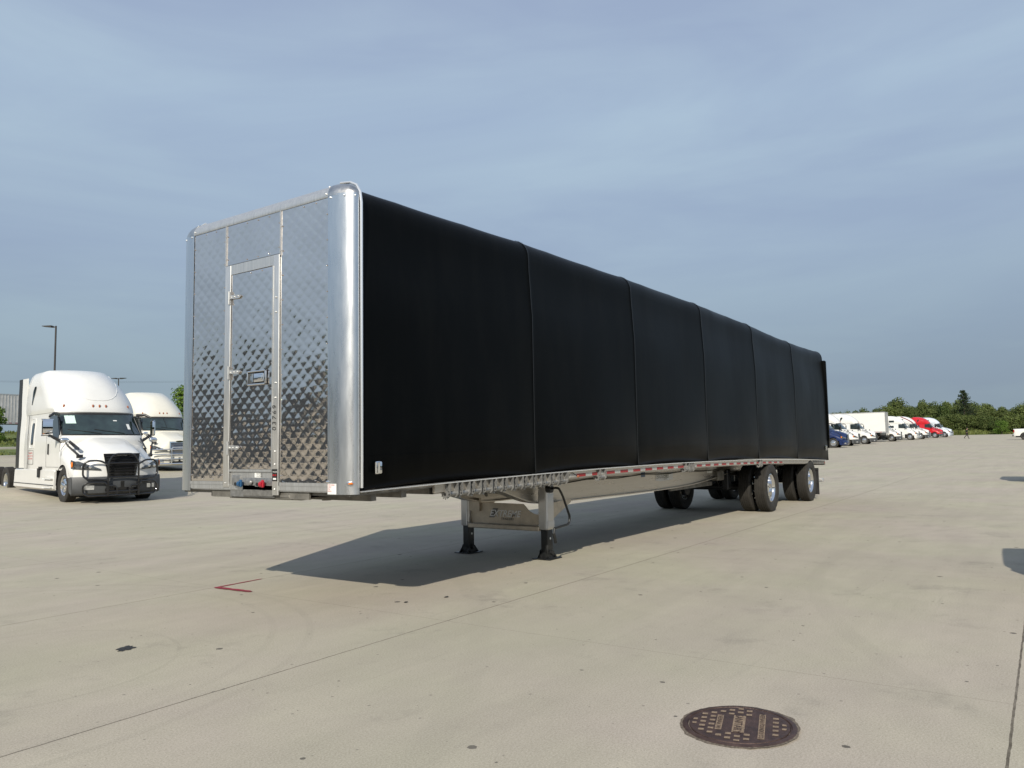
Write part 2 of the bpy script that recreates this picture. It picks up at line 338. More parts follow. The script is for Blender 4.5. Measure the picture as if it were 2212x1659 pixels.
# concrete with joints, speckle, stains and tyre scuffs
def concrete():
    m = bpy.data.materials.new('yard concrete'); m.use_nodes = True; t = m.node_tree; b = t.nodes['Principled BSDF']; l = t.links.new
    g = N(t, 'ShaderNodeNewGeometry'); pos = g.outputs['Position']
    sx = N(t, 'ShaderNodeSeparateXYZ'); l(pos, sx.inputs[0])
    def noise(scale, det=4, rough=.6, src=None):
        n = N(t, 'ShaderNodeTexNoise'); n.inputs['Scale'].default_value = scale; n.inputs['Detail'].default_value = det; n.inputs['Roughness'].default_value = rough
        l(src or pos, n.inputs['Vector']); return n.outputs['Fac']
    def mth(op, a, b2=None, c=None):
        n = N(t, 'ShaderNodeMath', operation=op)
        for i, q in enumerate((a, b2, c)):
            if q is None: continue
            if isinstance(q, (int, float)): n.inputs[i].default_value = q
            else: l(q, n.inputs[i])
        return n.outputs[0]
    def rng(v, a, b2, c, d):
        n = N(t, 'ShaderNodeMapRange'); n.inputs[1].default_value = a; n.inputs[2].default_value = b2; n.inputs[3].default_value = c; n.inputs[4].default_value = d
        l(v, n.inputs[0]); return n.outputs[0]
    def mixc(fac, c1, c2, mode='MIX'):
        n = N(t, 'ShaderNodeMixRGB', blend_type=mode)
        for i, q in enumerate((fac, c1, c2)):
            if isinstance(q, (int, float)): n.inputs[i].default_value = q
            elif isinstance(q, tuple): n.inputs[i].default_value = (*q, 1)
            else: l(q, n.inputs[i])
        return n.outputs[0]
    big = noise(0.35, 3); mid = noise(1.7, 5, .65); fine = noise(85, 3, .8); vfine = noise(150, 2, .8)
    # streaks along X (drag marks of the broom finish and dirt run)
    mpn = N(t, 'ShaderNodeMapping'); mpn.inputs['Scale'].default_value = (0.25, 2.2, 1); mpn.inputs['Rotation'].default_value = (0, 0, 0.5); l(pos, mpn.inputs[0])
    streak = noise(1.0, 6, .6, mpn.outputs[0])
    col = mixc(rng(big, .35, .65, 0, 1), (0.452, 0.402, 0.342), (0.452, 0.426, 0.330))
    col = mixc(1.0, col, mixc(rng(mid, .25, .75, 0, 1), (0.92, 0.92, 0.92), (1.06, 1.06, 1.05)), 'MULTIPLY')
    col = mixc(1.0, col, mixc(rng(streak, .3, .7, 0, 1), (0.93, 0.93, 0.93), (1.04, 1.04, 1.04)), 'MULTIPLY')
    col = mixc(1.0, col, mixc(rng(fine, .34, .66, 0, 1), (0.82, 0.81, 0.79), (1.16, 1.16, 1.16)), 'MULTIPLY')
    col = mixc(1.0, col, mixc(rng(vfine, .3, .7, 0, 1), (0.84, 0.84, 0.84), (1.13, 1.13, 1.13)), 'MULTIPLY')
    # slab to slab tone change
    wob = mth('MULTIPLY', mth('SUBTRACT', noise(6, 3), 0.5), 0.014)
    yy = mth('ADD', sx.outputs['Y'], wob); xx = mth('ADD', sx.outputs['X'], wob)
    # joints along X
    lines = []
    def line(coord, c, w, strength):
        d = mth('ABSOLUTE', mth('SUBTRACT', coord, c)); lines.append(mth('MULTIPLY', mth('LESS_THAN', d, w), strength))
    brk = rng(noise(9, 4), .30, .6, 0.62, 1)
    line(yy, -0.56, 0.0055, 0.85); line(yy, 2.74, 0.005, 0.7); line(yy, -4.69, 0.0065, 0.85); line(yy, 6.6, 0.006, 0.6); line(yy, 10.6, 0.007, .6); line(yy, 14.6, 0.008, .6); line(yy, -9, 0.006, .6)
    line(xx, 0.60, 0.003, 0.45)
    pp = N(t, 'ShaderNodeMath', operation='PINGPONG'); pp.inputs[1].default_value = 2.3; l(mth('SUBTRACT', xx, 0.60), pp.inputs[0])
    lines.append(mth('MULTIPLY', mth('LESS_THAN', pp.outputs[0], 0.003), 0.30))
    cur = lines[0]
    for q in lines[1:]: cur = mth('MAXIMUM', cur, q)
    cur = mth('MULTIPLY', cur, brk)
    col = mixc(cur, col, (0.045, 0.035, 0.025))
    # tyre scuff arcs
    sc = None
    for (cx, cy, r, w, st) in ((-2.6, 2.3, 3.15, .04, .10), (-2.6, 2.3, 2.85, .04, .07), (6, -12, 9.4, .10, .07), (-7, 9, 12.5, .12, .07), (-2.1, 1.2, 1.1, .02, .12)):
        dx = mth('SUBTRACT', sx.outputs['X'], cx); dy = mth('SUBTRACT', sx.outputs['Y'], cy)
        rr = mth('SQRT', mth('ADD', mth('MULTIPLY', dx, dx), mth('MULTIPLY', dy, dy)))
        d = mth('ABSOLUTE', mth('SUBTRACT', rr, r)); a = mth('MULTIPLY', rng(d, w*.6, w, 1, 0), st)
        sc = a if sc is None else mth('MAXIMUM', sc, a)
    sc = mth('MULTIPLY', sc, rng(mid, .35, .6, 0.1, 1))
    col = mixc(sc, col, (0.10, 0.095, 0.085))
    # oil / gum spots
    vo = N(t, 'ShaderNodeTexVoronoi'); vo.voronoi_dimensions = '2D'; vo.inputs['Scale'].default_value = 2.0; l(pos, vo.inputs['Vector'])
    sz = N(t, 'ShaderNodeSeparateXYZ'); l(vo.outputs['Color'], sz.inputs[0])
    spot = mth('LESS_THAN', mth('ADD', vo.outputs['Distance'], mth('MULTIPLY', mth('SUBTRACT', noise(22, 3), .5), 0.05)), mth('MULTIPLY', mth('POWER', sz.outputs[0], 6.0), 0.060))
    col = mixc(mth('MULTIPLY', spot, 0.8), col, (0.05, 0.048, 0.045))
    vo2 = N(t, 'ShaderNodeTexVoronoi'); vo2.voronoi_dimensions = '2D'; vo2.inputs['Scale'].default_value = 6.0; l(pos, vo2.inputs['Vector'])
    sz2 = N(t, 'ShaderNodeSeparateXYZ'); l(vo2.outputs['Color'], sz2.inputs[0])
    spot2 = mth('LESS_THAN', vo2.outputs['Distance'], mth('MULTIPLY', mth('POWER', sz2.outputs[0], 7.0), 0.065))
    col = mixc(mth('MULTIPLY', spot2, 0.55), col, (0.10, 0.095, 0.09))
    mpd = N(t, 'ShaderNodeMapping'); mpd.inputs['Scale'].default_value = (0.5, 9.0, 1); mpd.inputs['Rotation'].default_value = (0, 0, 0.25); l(pos, mpd.inputs[0])
    drag = rng(noise(1.0, 4, .75, mpd.outputs[0]), .60, .72, 0, .22)
    col = mixc(mth('MULTIPLY', drag, rng(big, .4, .55, 0, 1)), col, (0.20, 0.185, 0.165))
    st2 = rng(noise(0.22, 6, .65), .48, .60, 0, .24)
    col = mixc(st2, col, (0.33, 0.295, 0.25))
    # broad dirty stains
    st = rng(noise(0.9, 7, .75), .57, .70, 0, .34)
    col = mixc(st, col, (0.17, 0.16, 0.14))
    l(col, b.inputs['Base Color']); b.inputs['Roughness'].default_value = 0.93; b.inputs['Specular IOR Level'].default_value = 0.2
    bp = N(t, 'ShaderNodeBump'); bp.inputs['Strength'].default_value = 0.12; bp.inputs['Distance'].default_value = 0.003
    hh = mth('SUBTRACT', mth('ADD', fine, mth('MULTIPLY', vfine, .5)), mth('MULTIPLY', cur, 3.0))
    l(hh, bp.inputs['Height']); l(bp.outputs[0], b.inputs['Normal'])
    return m
M['concrete'] = concrete()
def grassland():
    m = mat('grassy ground', (0.10, 0.13, 0.035), 0.9, var=0.45, vscale=0.6, bump=0.5, bscale=4)
    return m
M['turf'] = grassland()

# ------------------------------------------------------------------ ground
def axis(vals, step):
    out = []
    for a, b, s in vals:
        n = max(1, int((b - a) / s)); out += [a + (b - a) * i / n for i in range(n)]
    out.append(vals[-1][1]); return out
LOT_X = 206.0; LOT_Y = 61.0
mb = MB()
xs = axis([(-120, 10, 26), (10, 40, 4), (40, LOT_X, 12)], 0); ys = axis([(-220, 10, 40), (10, LOT_Y, 3)], 0)
mb.grid([[(x, y, terrain(x, y)) for y in ys] for x in xs])
tag(mb.build('ground', M['concrete'], smooth=True, ang=80), kind='structure')
mb = MB()
xs = axis([(-900, -120, 130), (-120, LOT_X, 14), (LOT_X, 260, 6), (260, 1500, 150)], 0); ys = axis([(-900, -200, 100), (-200, -20, 20), (-20, 60, 4), (60, LOT_Y, 1), (LOT_Y, 64, 1.5), (64, 140, 6), (140, 1500, 150)], 0)
random.seed(3)
def gz(x, y):
    if x < LOT_X and -220 < y < LOT_Y and x > -120: return terrain(x, y) - 0.35
    return terrain(x, y) + 0.05
mb.grid([[(x, y, gz(x, y)) for y in ys] for x in xs])
tag(mb.build('grassland', M['turf'], ang=80), kind='structure')
# kerbs
mb = MB()
mb.loft([[(x, LOT_Y - .2, terrain(x, LOT_Y) - .1), (x, LOT_Y - .2, terrain(x, LOT_Y) + .13), (x, LOT_Y + .15, terrain(x, LOT_Y) + .15), (x, LOT_Y + .15, terrain(x, LOT_Y) - .1)] for x in axis([(-120, LOT_X, 8)], 0)])
y2 = 65.5
mb.loft([[(x, y2, terrain(x, y2) - .1), (x, y2, terrain(x, y2) + .22), (x, y2 + .4, terrain(x, y2) + .25), (x, y2 + .4, terrain(x, y2) - .1)] for x in axis([(14.6, 120, 8)], 0)])
tag(mb.build('kerb', M['kerb']), kind='structure')

# ------------------------------------------------------------------ painted red corner mark, tar patches, stones
mb = MB()
def stroke(p0, p1, w0, w1, z):
    n = 14; random.seed(5)
    a = Vector(p0); b = Vector(p1); d = (b - a).normalized(); q = Vector((-d.y, d.x))
    rows = []
    for i in range(n + 1):
        t = i/n; w = lerp(w0, w1, t)*(1 + random.uniform(-.22, .22)) * (0.35 if i in (0, n) else 1)
        c = a + (b - a)*t
        rows.append([(*(c + q*w), z), (*(c - q*w), z)])
    mb.grid(rows)
stroke((0.55, 2.71), (1.20, 2.735), .020, .016, 0.004)
stroke((0.565, 2.72), (0.60, 2.13), .030, .034, 0.008)
tag(mb.build('corner_mark', M['redpaint'], smooth=False), 'red painted corner mark shaped like an L on the concrete joint', 'paint mark')
def blob(name, cx, cy, rx, ry, rot, z, seed, label):
    random.seed(seed); mb = MB(); n = 22; pts = []
    for k in range(n):
        a = 2*PI*k/n; r = 1 + random.uniform(-.28, .2)
        x = rx*r*math.cos(a); y = ry*r*math.sin(a)
        pts.append((cx + x*math.cos(rot) - y*math.sin(rot), cy + x*math.sin(rot) + y*math.cos(rot), z))
    mb.add([(cx, cy, z + .006)] + [p for p in pts] , [(0, 1 + k, 1 + (k+1) % n) for k in range(n)])
    tag(mb.build(name, M['tar'], smooth=False), label, 'tar patch', 'dark tar patches on the concrete')
blob('tar_patch', -1.39, .98, .085, .06, .6, .004, 1, 'largest black tar patch on the concrete at the left, below the red mark')
blob('tar_patch', 1.42, 0.12, .035, .02, .2, .004, 2, 'small black tar spot on the concrete just left of the trailer shadow tip')
blob('tar_patch', 1.02, 0.30, .03, .02, .5, .004, 3, 'small black tar spot on the concrete between the red mark and the shadow')

# manhole cover
def manhole():
    cx, cy = -0.545, -3.505
    t = thing('manhole_cover', 'round dark cast iron manhole cover reading SANITARY set in the concrete', 'manhole cover', (cx, cy, 0.005))
    t.rotation_euler = (R_(-.8), R_(-1.0), 0)
    d = Vector((-0.965, -0.262, 0)).normalized(); u = Vector((0.262, -0.965, 0)).normalized()
    def P(a, b, z): q = d*a + u*b; return (q.x, q.y, z)
    r0 = 0.279
    mb = MB(); n = 64
    prof = [(r0 + .012, 0.0045), (r0 + .004, 0.009), (r0 - .012, 0.009), (r0 - .014, 0.003), (r0 - .020, 0.003)]
    mb.loft([[(r*math.cos(2*PI*k/n), r*math.sin(2*PI*k/n), z) for k in range(n)] for r, z in prof], cap=False)
    mb.build('frame_ring', M['iron'], t)
    random.seed(8); mb = MB(); rr = [(r0 + .004, r0 + .020 + .018*random.random()*random.random() + .010*max(0, math.sin(k*.21 + 2))) for k in range(n)]
    mb.loft([[(rr[k][j]*math.cos(2*PI*k/n), rr[k][j]*math.sin(2*PI*k/n), .0035 - .001*j) for k in range(n)] for j in (0, 1)], cap=False)
    mb.build('worn_edge', M['worn'], t)
    mb = MB(); R0 = r0 - .022
    prof = [(R0, 0.002), (R0 - .002, .0085), (R0 - .012, .0095)]
    rings = [[(r*math.cos(2*PI*k/n), r*math.sin(2*PI*k/n), z) for k in range(n)] for r, z in prof]
    mb.loft(rings, cap=False); c = len(mb.v); mb.add([(0, 0, .0095)] + rings[-1], [(0, 1 + k, 1 + (k+1) % n) for k in range(n)])
    mb.build('lid', M['iron'], t)
    mb = MB()
    def rect(a, b, w, h, z=.0115, mi=0):
        pts = []
        for sa, sb in ((-1, -1), (1, -1), (1, 1), (-1, 1)):
            aa, bb = a + sa*w/2, b + sb*h/2
            rr = math.hypot(aa, bb); k = min(1, (R0 - .018)/rr) if rr else 1
            pts.append(P(aa*k, bb*k, z))
        mb.add(pts, [(0, 1, 2, 3)], mi)
    rect(0, 0.0, .245, .062); rect(.012, .116, .355, .033); rect(-.005, -.100, .215, .033)
    for b in (.235, .19): pass
    cells = []
    st = .058
    for i in range(-4, 5):
        for j in range(-5, 6):
            a = i*st + (st/2 if j % 2 else 0); b = j*.046
            if math.hypot(a, b) > R0 - .012: continue
            if abs(b) < .055 and abs(a) < .145: continue
            if .075 < b < .155 and abs(a - .012) < .20: continue
            if -.135 < b < -.06 and abs(a) < .13: continue
            cells.append((a, b))
    for a, b in cells: rect(a, b, .026, .029)
    mb.build('recess', M['rust'], t)
    mb = MB()
    text(mb, 'SANITARY', P(0, -.022, .0128), d, u, .058, align='CENTER', bold=.012)
    text(mb, 'NEENAH FOUNDRY CO.', P(.012, .105, .0128), d, u, .0325, align='CENTER', bold=.01)
    text(mb, 'NEENAH, WI', P(-.005, -.111, .0128), d, u, .033, align='CENTER', bold=.01)
    mb.build('lettering', M['iron'], t, smooth=False)
manhole()

# ------------------------------------------------------------------ wheels
def wheel(parent, x, y, z, r=0.51, w=0.27, side=1, style='dish', seg=40, mats=None):
    """side=+1: outer face towards +y"""
    rim = MB()
    k = r/0.51; h = w/2
    if style == 'dish':      # outer dual: deep polished dish
        pr = [(.292*k, h*.62), (.300*k, h*.70), (.286*k, h*.72), (.268*k, h*.60), (.258*k, h*.2), (.250*k, -h*.35), (.235*k, -h*.62), (.150*k, -h*.72), (.115*k, -h*.70), (.110*k, -h*.1), (.095*k, h*.28), (.04*k, h*.34), (0.001, h*.35)]
    elif style == 'steer':   # convex steer wheel
        pr = [(.292*k, h*.62), (.300*k, h*.70), (.286*k, h*.72), (.265*k, h*.45), (.255*k, h*.25), (.20*k, h*.60), (.155*k, h*.80), (.11*k, h*.80), (.10*k, h*1.10), (.05*k, h*1.2), (0.001, h*1.2)]
    else:
        pr = [(.292*k, h*.62), (.300*k, h*.70), (.286*k, h*.72), (.262*k, h*.4), (.22*k, h*.3), (.09*k, h*.35), (.07*k, h*.55), (0.001, h*.55)]
    rim.lathe_y(pr, (x, y, z), n=seg, side=side)
    ypos = {'dish': -h*.70, 'steer': h*.52, 'pickup': h*.34}[style]
    rh = {'dish': .195, 'steer': .215, 'pickup': .17}[style]*k
    nh = 10 if style != 'pickup' else 6
    for i in range(nh):      # hand holes
        a = 2*PI*i/nh + .2
        c = Vector((x + rh*math.cos(a), y + side*(ypos + .012), z + rh*math.sin(a)))
        rim.cyl(c, c + Vector((0, side*.004, 0)), (.022 if style != 'pickup' else .05)*k, n=8, mi=1)
    for i in range(10):      # nuts
        a = 2*PI*i/10
        yn = {'dish': -h*.70, 'steer': h*.80, 'pickup': h*.35}[style]; rn = .135*k if style != 'pickup' else .08*k
        c = Vector((x + rn*math.cos(a), y + side*yn, z + rn*math.sin(a)))
        rim.cyl(c, c + Vector((0, side*.03, 0)), .014*k, n=6)
    mats = mats or [M['chrome'], M['blackpl']]
    ro = rim.build('wheel', mats, parent, ang=40)
    ty = MB(); g = .008*k; R = r
    pr = [(.288*k, h*.55), (.33*k, h*.86), (.40*k, h*.99), (.455*k, h*.96), (R-.022, h*.90), (R-.006, h*.82)]
    tr = [(R-.006, h*.82), (R-.002, h*.70)]
    for yy in (.50, .18, -.18, -.50):
        tr += [(R, h*(yy+.055)), (R-g, h*(yy+.04)), (R-g, h*(yy-.04)), (R, h*(yy-.055))]
    tr += [(R-.002, -h*.70), (R-.006, -h*.82)]
    ty.lathe_y(pr, (x, y, z), n=seg, side=side)
    ty.lathe_y(tr, (x, y, z), n=seg, side=side, mi=1)
    ty.lathe_y([(a, -b) for a, b in reversed(pr)], (x, y, z), n=seg, side=side)
    ty.build('tyre', [M['tyre'], M['tread'] if style != 'pickup' else M['tyre']], ro, ang=28)
    return ro

# ------------------------------------------------------------------ the flatbed trailer with rolling tarp
TL = 17.5; TW = 2.59; ZB = 1.139
def bz(x):
    t = max(0, min(1.02, x/TL)); return .127*4*t*(1-t) - .160*t
SEAMS = [0.125, 2.906, 5.657, 8.481, 11.396, 14.398, 17.495]
def top_z(x): return smooth_interp(x, [(0.1, 3.875), (2.9, 3.945), (5.66, 3.985), (8.5, 4.005), (11.4, 3.985), (14.4, 3.925), (17.5, 3.945)])
def trailer():
    T = thing('flatbed_trailer', 'long flatbed semi trailer with black rolling tarp, polished quilted front wall and landing gear down', 'trailer', (0, 0, 0))
    # --- tarp
    roof_bows = []
    for a, b in zip(SEAMS, SEAMS[1:]): roof_bows += [a, a + (b - a)*.22, a + (b - a)*.62]
    roof_bows.append(SEAMS[-1])
    xsn = []
    for a, b in zip(SEAMS, SEAMS[1:]):
        n = 26
        for i in range(n): xsn.append(a + (b - a)*i/n)
        for e in (.012, .03, .06): xsn.append(a + e); xsn.append(b - e)
    xsn.append(SEAMS[-1]); xsn = sorted(xsn)
    def amt(x, L_):
        for a, b in zip(L_, L_[1:]):
            if a <= x <= b: return max(0.0, math.sin(PI*(x - a)/(b - a)))**.6
        return 0
    random.seed(2)
    def prof(x):
        a = amt(x, SEAMS); rb = amt(x, roof_bows); ds = min(abs(x - s) for s in SEAMS)
        rid = -.004*max(0, 1 - ds/.03)
        T_ = top_z(x) - bz(x) - .006*rb - .007*a
        w1 = .006*math.sin(x*2.1 + 1) * a
        left = [(.075*a + .004, ZB), (.062*a - .004, ZB + .015), (.032*a, ZB + .055), (.0*a, ZB + .11), (-.030*a, ZB + .19), (-.042*a, ZB + .30), (-.026*a + w1, ZB + .55), (-.004*a + w1, ZB + 1.0), (.010*a, ZB + 1.5), (.018*a - w1, ZB + 1.85), (.024*a + .010, T_ - .80), (.030*a + .024, T_ - .54), (.032*a + .036, T_ - .36), (.022*a + .038, T_ - .24)]
        left = [(y + rid, z) for y, z in left]
        arc = []
        for k in range(1, 8):
            an = PI/2*k/8
            arc.append((.262 - (.222 - .022*a)*math.cos(an)**.9 + rid*math.cos(an), T_ - .205 + .235*math.sin(an) - rid*math.sin(an)))
        roof = [(.30, T_ + .030), (.45, T_ + .030), (.75, T_ + .028), (1.295, T_ + .025)]
        half = left + arc + roof
        return half + [(TW - y, z) for y, z in reversed(half[:-1])]
    mb = MB(); rings = [[(x, y, z) for y, z in prof(x)] for x in xsn]
    mb.grid(rings)
    # rear closure, hemmed
    last = rings[-1]; c = (TL + .03, TW/2, 2.6)
    n = len(last); mb.add(list(last) + [(TL + .04, .06 + (p[1])*(TW-.12)/TW, p[2]*.995) for p in last] + [c], [(i, i+1, n+i+1, n+i) for i in range(n-1)] + [(n+i, n+i+1, 2*n) for i in range(n-1)])
    tp = mb.build('tarp', M['tarp'], T, bend=True, ang=60)
    # seams, welded bands
    for s in SEAMS[1:-1]:
        mb = MB()
        for dx, w in ((0, .006),):
            rows = []
            for xx in (s - w, s + w): rows.append([(xx, y - .004 if y < 1.29 else y + .004, z + .003) for y, z in prof(s)])
            mb.grid(rows)
        mb.build('seam', M['seam'], tp, bend=True, ang=60)
    mb = MB(); rows = []
    for x in xsn: rows.append([(x, -.0425*amt(x, SEAMS) - .0015, ZB + .2955), (x, -.042*amt(x, SEAMS) - .0015, ZB + .2995)])
    mb.grid(rows); mb.build('hem_seam', M['tarp'], tp, bend=True)
    # --- latches
    for xx in (.30, 17.10):
        mb = MB()
        z0 = 1.33 - bz(.3) if xx < 1 else 1.31 - bz(17.1)
        s_ = 1.0 if xx < 1 else 1.2
        mb.box(xx - .035*s_, xx + .035*s_, -.052, -.030, z0 - .055*s_, z0 + .055*s_, bev=.008)
        mb.box(xx - .004, xx + .032*s_, -.066, -.050, z0 - .052*s_, z0 + .052*s_, bev=.006)
        mb.cyl((xx - .015, -.06, z0 - .045), (xx - .015, -.06, z0 + .045), .008)
        mb.build('tarp_latch', M['chrome'], T, bend=True)
    # --- rear bow post
    mb = MB(); mb.box(TL + .02, TL + .16, -.03, .06, 1.30, 3.70, bev=.02); mb.box(TL + .02, TL + .10, -.045, .0, 1.5, 3.68, bev=.01)
    mb.build('rear_post', M['tarp'], T)
    # --- front wall
    def quilt(name, y0, y1, z0, z1, x=0.0, mats=None, par=T, hold=None, seed=0):
        st = .0115; ny = int((y1-y0)/st); nz_ = int((z1-z0)/st); p = .115
        random.seed(seed); ph = [random.uniform(0, 6) for _ in range(6)]
        rows = []
        for i in range(nz_ + 1):
            z = lerp(z0, z1, i/nz_); row = []
            for j in range(ny + 1):
                y = lerp(y0, y1, j/ny)
                u = (y/1.15 + z)/p; v = (y/1.15 - z)/p
                cu, cv = math.floor(u), math.floor(v); fu, fv = u - cu, v - cv
                hsh = math.sin(cu*12.9898 + cv*78.233 + seed*3.1)*43758.5453; ra = hsh - math.floor(hsh); hs2 = math.sin(cu*39.3 + cv*11.1 + seed)*24634.6; rb = hs2 - math.floor(hs2)
                pu, pv = .5 + (ra - .5)*.34, .5 + (rb - .5)*.34
                tu = fu/pu if fu < pu else (1 - fu)/(1 - pu); tv = fv/pv if fv < pv else (1 - fv)/(1 - pv)
                q = (.35*min(tu, tv) + .65*(max(0.0, math.sin(PI*fu)*math.sin(PI*fv)))**.55)*(.75 + .5*ra)
                wv = .0022*math.sin(1.9*y + 2.7*z + ph[0]) + .0013*math.sin(5.1*z + ph[1])*math.sin(4.3*y + ph[2]) + .0006*math.sin(13*y + 3*z + ph[3]) + .0006*math.sin(17*z - 7*y + ph[4])
                e = min(y - y0, y1 - y, z - z0, z1 - z); fd = min(1, max(0, e/.03))
                row.append((x - fd*(.0026*q + 1.2*wv), y, z))
            rows.append(row)
        mb = MB(); mb.grid(rows)
        # rivets
        for zz in [z0 + .06 + k*.235 for k in range(int((z1 - z0)/.235) + 1)]:
            if zz < z1 - .02:
                for yy in (y0 + .018, y1 - .018): mb.ball((x - .004, yy, zz), .008, n=6)
        for k in range(1, int((y1 - y0)/.17)):
            for zz in (z0 + .02, z1 - .02): mb.ball((x - .004, y0 + k*.17, zz), .007, n=6)
        return mb.build(name, M['quilt'], par, ang=80)
    quilt('front_panel', .262, .918, 1.205, 3.765, seed=1)
    quilt('front_panel', .928, 1.765, 3.362, 3.765, seed=2)
    quilt('front_panel', 1.775, TW - .262, 1.205, 3.765, seed=3)
    mb = MB()   # thin panel joint strips and backing
    mb.box(.006, .03, .20, TW - .2, 1.12, 3.79)
    for yy in (.923, 1.770): mb.box(-.012, .006, yy - .006, yy + .006, 1.2 if yy < 0 else 3.34, 3.77)
    mb.box(-.008, .006, .262, .92, 1.172, 1.203); mb.box(-.008, .006, 1.775, TW - .262, 1.172, 1.203)
    mb.box(-.004, .02, .24, TW - .24, 1.13, 1.170)
    mb.build('front_wall_frame', M['alu'], T)
    # top rail
    mb = MB(); rows = []
    for yy in [.262 + (TW - .524)*k/8 for k in range(9)]:
        row = [(-.004, yy, 3.766)]
        for k in range(9):
            f = PI/2*k/8; row.append((.10 - .108*math.cos(f), yy, 3.780 + .118*math.sin(f)))
        row += [(.14, yy, 3.90), (.14, yy, 3.80)]
        rows.append(row)
    mb.grid(rows)
    for yy in (.285, TW - .285):
        for f in (.15, .9): mb.ball((.10 - .11*math.cos(f), yy, 3.78 + .12*math.sin(f)), .010, n=6)
    mb.build('top_rail', M['alu'], T, ang=50)
    # corner posts and caps
    for sgn in (0, 1):
        Y = (lambda y: y) if sgn == 0 else (lambda y: TW - y)
        mb = MB(); rows = []
        for k in range(17):
            a = PI/2*k/16; rows.append((.105 - .113*math.cos(a), Y(.262 - .262*math.sin(a))))
        pts = [(-.006, Y(.268))] + rows + [(.118, Y(0)), (.118, Y(.03)), (.03, Y(.2))]
        mb.loft([[(x, y, z) for x, y in pts] for z in (1.105, 1.8, 2.5, 3.1, 3.782)])
        for a in (.12, .75, 1.35):
            mb.ball((.105 - .117*math.cos(a), Y(.262 - .264*math.sin(a)), 3.755), .0095, n=6)
        mb.build('corner_post', M['postalu'], T, ang=40)
        mb = MB(); rings = []
        for j in range(9):
            ph = PI/2*j/8; cz = 3.772 + .132*math.sin(ph); r = math.cos(ph)**.8 if j < 8 else 0.02
            ring = [(.118, Y(.268), cz)]
            for k in range(17):
                a = PI/2*k/16; ring.append((.118 - .128*r*math.cos(a), Y(.268 - .272*r*math.sin(a)), cz))
            rings.append(ring)
        mb.loft(rings, closed=False, cap=False)
        mb.build('corner_cap', M['cap'], T, ang=50)
        # tarp seal strip with curved head
        mb = MB()
        path = [(.132, Y(-.012), 1.16), (.132, Y(-.014), 1.4), (.132, Y(-.014), 3.70), (.132, Y(.0), 3.80), (.134, Y(.05), 3.875), (.136, Y(.13), 3.915), (.14, Y(.26), 3.935)]
        mb.tube(path, .0125, n=8)
        mb.build('seal_strip', M['bright'], T)
    # top lip
    # --- door
    mb = MB()
    mb.box(-.016, .004, 1.675, 1.765, 1.150, 3.352, bev=.004); mb.box(-.016, .004, .928, 1.012, 1.085, 3.352, bev=.004); mb.box(-.013, .004, 1.012, 1.675, 3.255, 3.352)
    mb.box(-.022, -.010, 1.008, 1.022, 1.32, 3.25)
    mb.box(-.013, .004, 1.022, 1.675, 1.300, 1.322)
    for zz in (2.94, 2.80, 2.13, 1.99, 1.49, 1.37, 1.14): mb.ball((-.018, .968, zz), .010, n=6)
    mb.ball((-.018, 1.72, 1.19), .009, n=6)
    fr = mb.build('door_frame', M['alu'], T)
    dr = quilt('door', 1.024, 1.668, 1.324, 3.252, x=-.004, seed=5)
    for zz in (3.02, 2.27, 1.53):
        mb = MB(); mb.cyl((-.026, 1.682, zz - .065), (-.026, 1.682, zz + .065), .011)
        mb.box(-.022, -.014, 1.688, 1.71, zz - .06, zz + .06)
        mb.poly([(-.022, 1.68, zz - .012), (-.022, 1.68, zz + .028), (-.022, 1.53, zz + .020), (-.022, 1.505, zz + .002), (-.022, 1.53, zz - .018)], (.012, 0, 0))
        for yy in (1.65, 1.60, 1.54): mb.ball((-.024, yy, zz + .003), .008, n=6)
        mb.build('hinge', M['alu'], dr)
    mb = MB()   # paddle handle in recessed tray
    y0, y1, z0, z1 = 1.105, 1.385, 2.125, 2.265
    for a in ((y0, y1, z0, z0 + .014), (y0, y1, z1 - .014, z1), (y0, y0 + .014, z0, z1), (y1 - .014, y1, z0, z1)): mb.box(-.030, -.010, *a, bev=.004)
    mb.box(-.012, -.008, y0, y1, z0, z1, mi=1)
    mb.box(-.028, -.014, y0 + .03, y0 + .18, z0 + .028, z1 - .028, bev=.008)
    mb.box(-.034, -.026, y0 + .05, y0 + .11, z0 + .045, z1 - .045, bev=.004)
    mb.cyl((-.02, y0 + .20, z0 + .03), (-.02, y0 + .20, z1 - .03), .012); mb.box(-.022, -.012, y0 + .19, y0 + .23, z0 + .05, z1 - .05)
    mb.build('handle', [M['chrome'], M['greypl']], dr)
    mb = MB(); text(mb, '03769', (-.0175, .958, 1.68), (0, 0, 1), (0, 1, 0), .075, spacing=1.35, shear=.1)
    mb.build('handwritten_number', M['inkblk'], fr, smooth=False)
    # --- air and electrical connection bay
    mb = MB(); mb.box(.010, .05, 1.012, 1.675, 1.06, 1.30); mb.box(-.006, .012, 1.50, 1.64, 1.17, 1.265, bev=.006)
    mb.box(-.004, .012, 1.015, 1.47, 1.07, 1.24, bev=.006)
    bay = mb.build('connection_plate', M['zinc'], T)
    for yy, mm in ((1.50, 'gladb'), (1.17, 'gladr')):
        mb = MB(); mb.cyl((-.06, yy, 1.185), (.01, yy, 1.185), .022, n=14); mb.cyl((-.064, yy, 1.185), (-.059, yy, 1.185), .017, n=14, mi=1)
        mb.cyl((-.04, yy + .045, 1.185), (-.02, yy + .045, 1.185), .024, n=14, mi=0); mb.build('air_coupling', [M['zinc'], M['inkblk'], M[mm]], T)
        mb = MB(); mb.cyl((-.045, yy - .03, 1.185), (-.045, yy - .065, 1.185), .028, n=12); mb.box(-.056, -.032, yy - .075, yy - .045, 1.155, 1.225, bev=.006)
        mb.build('air_coupling', M[mm], T)
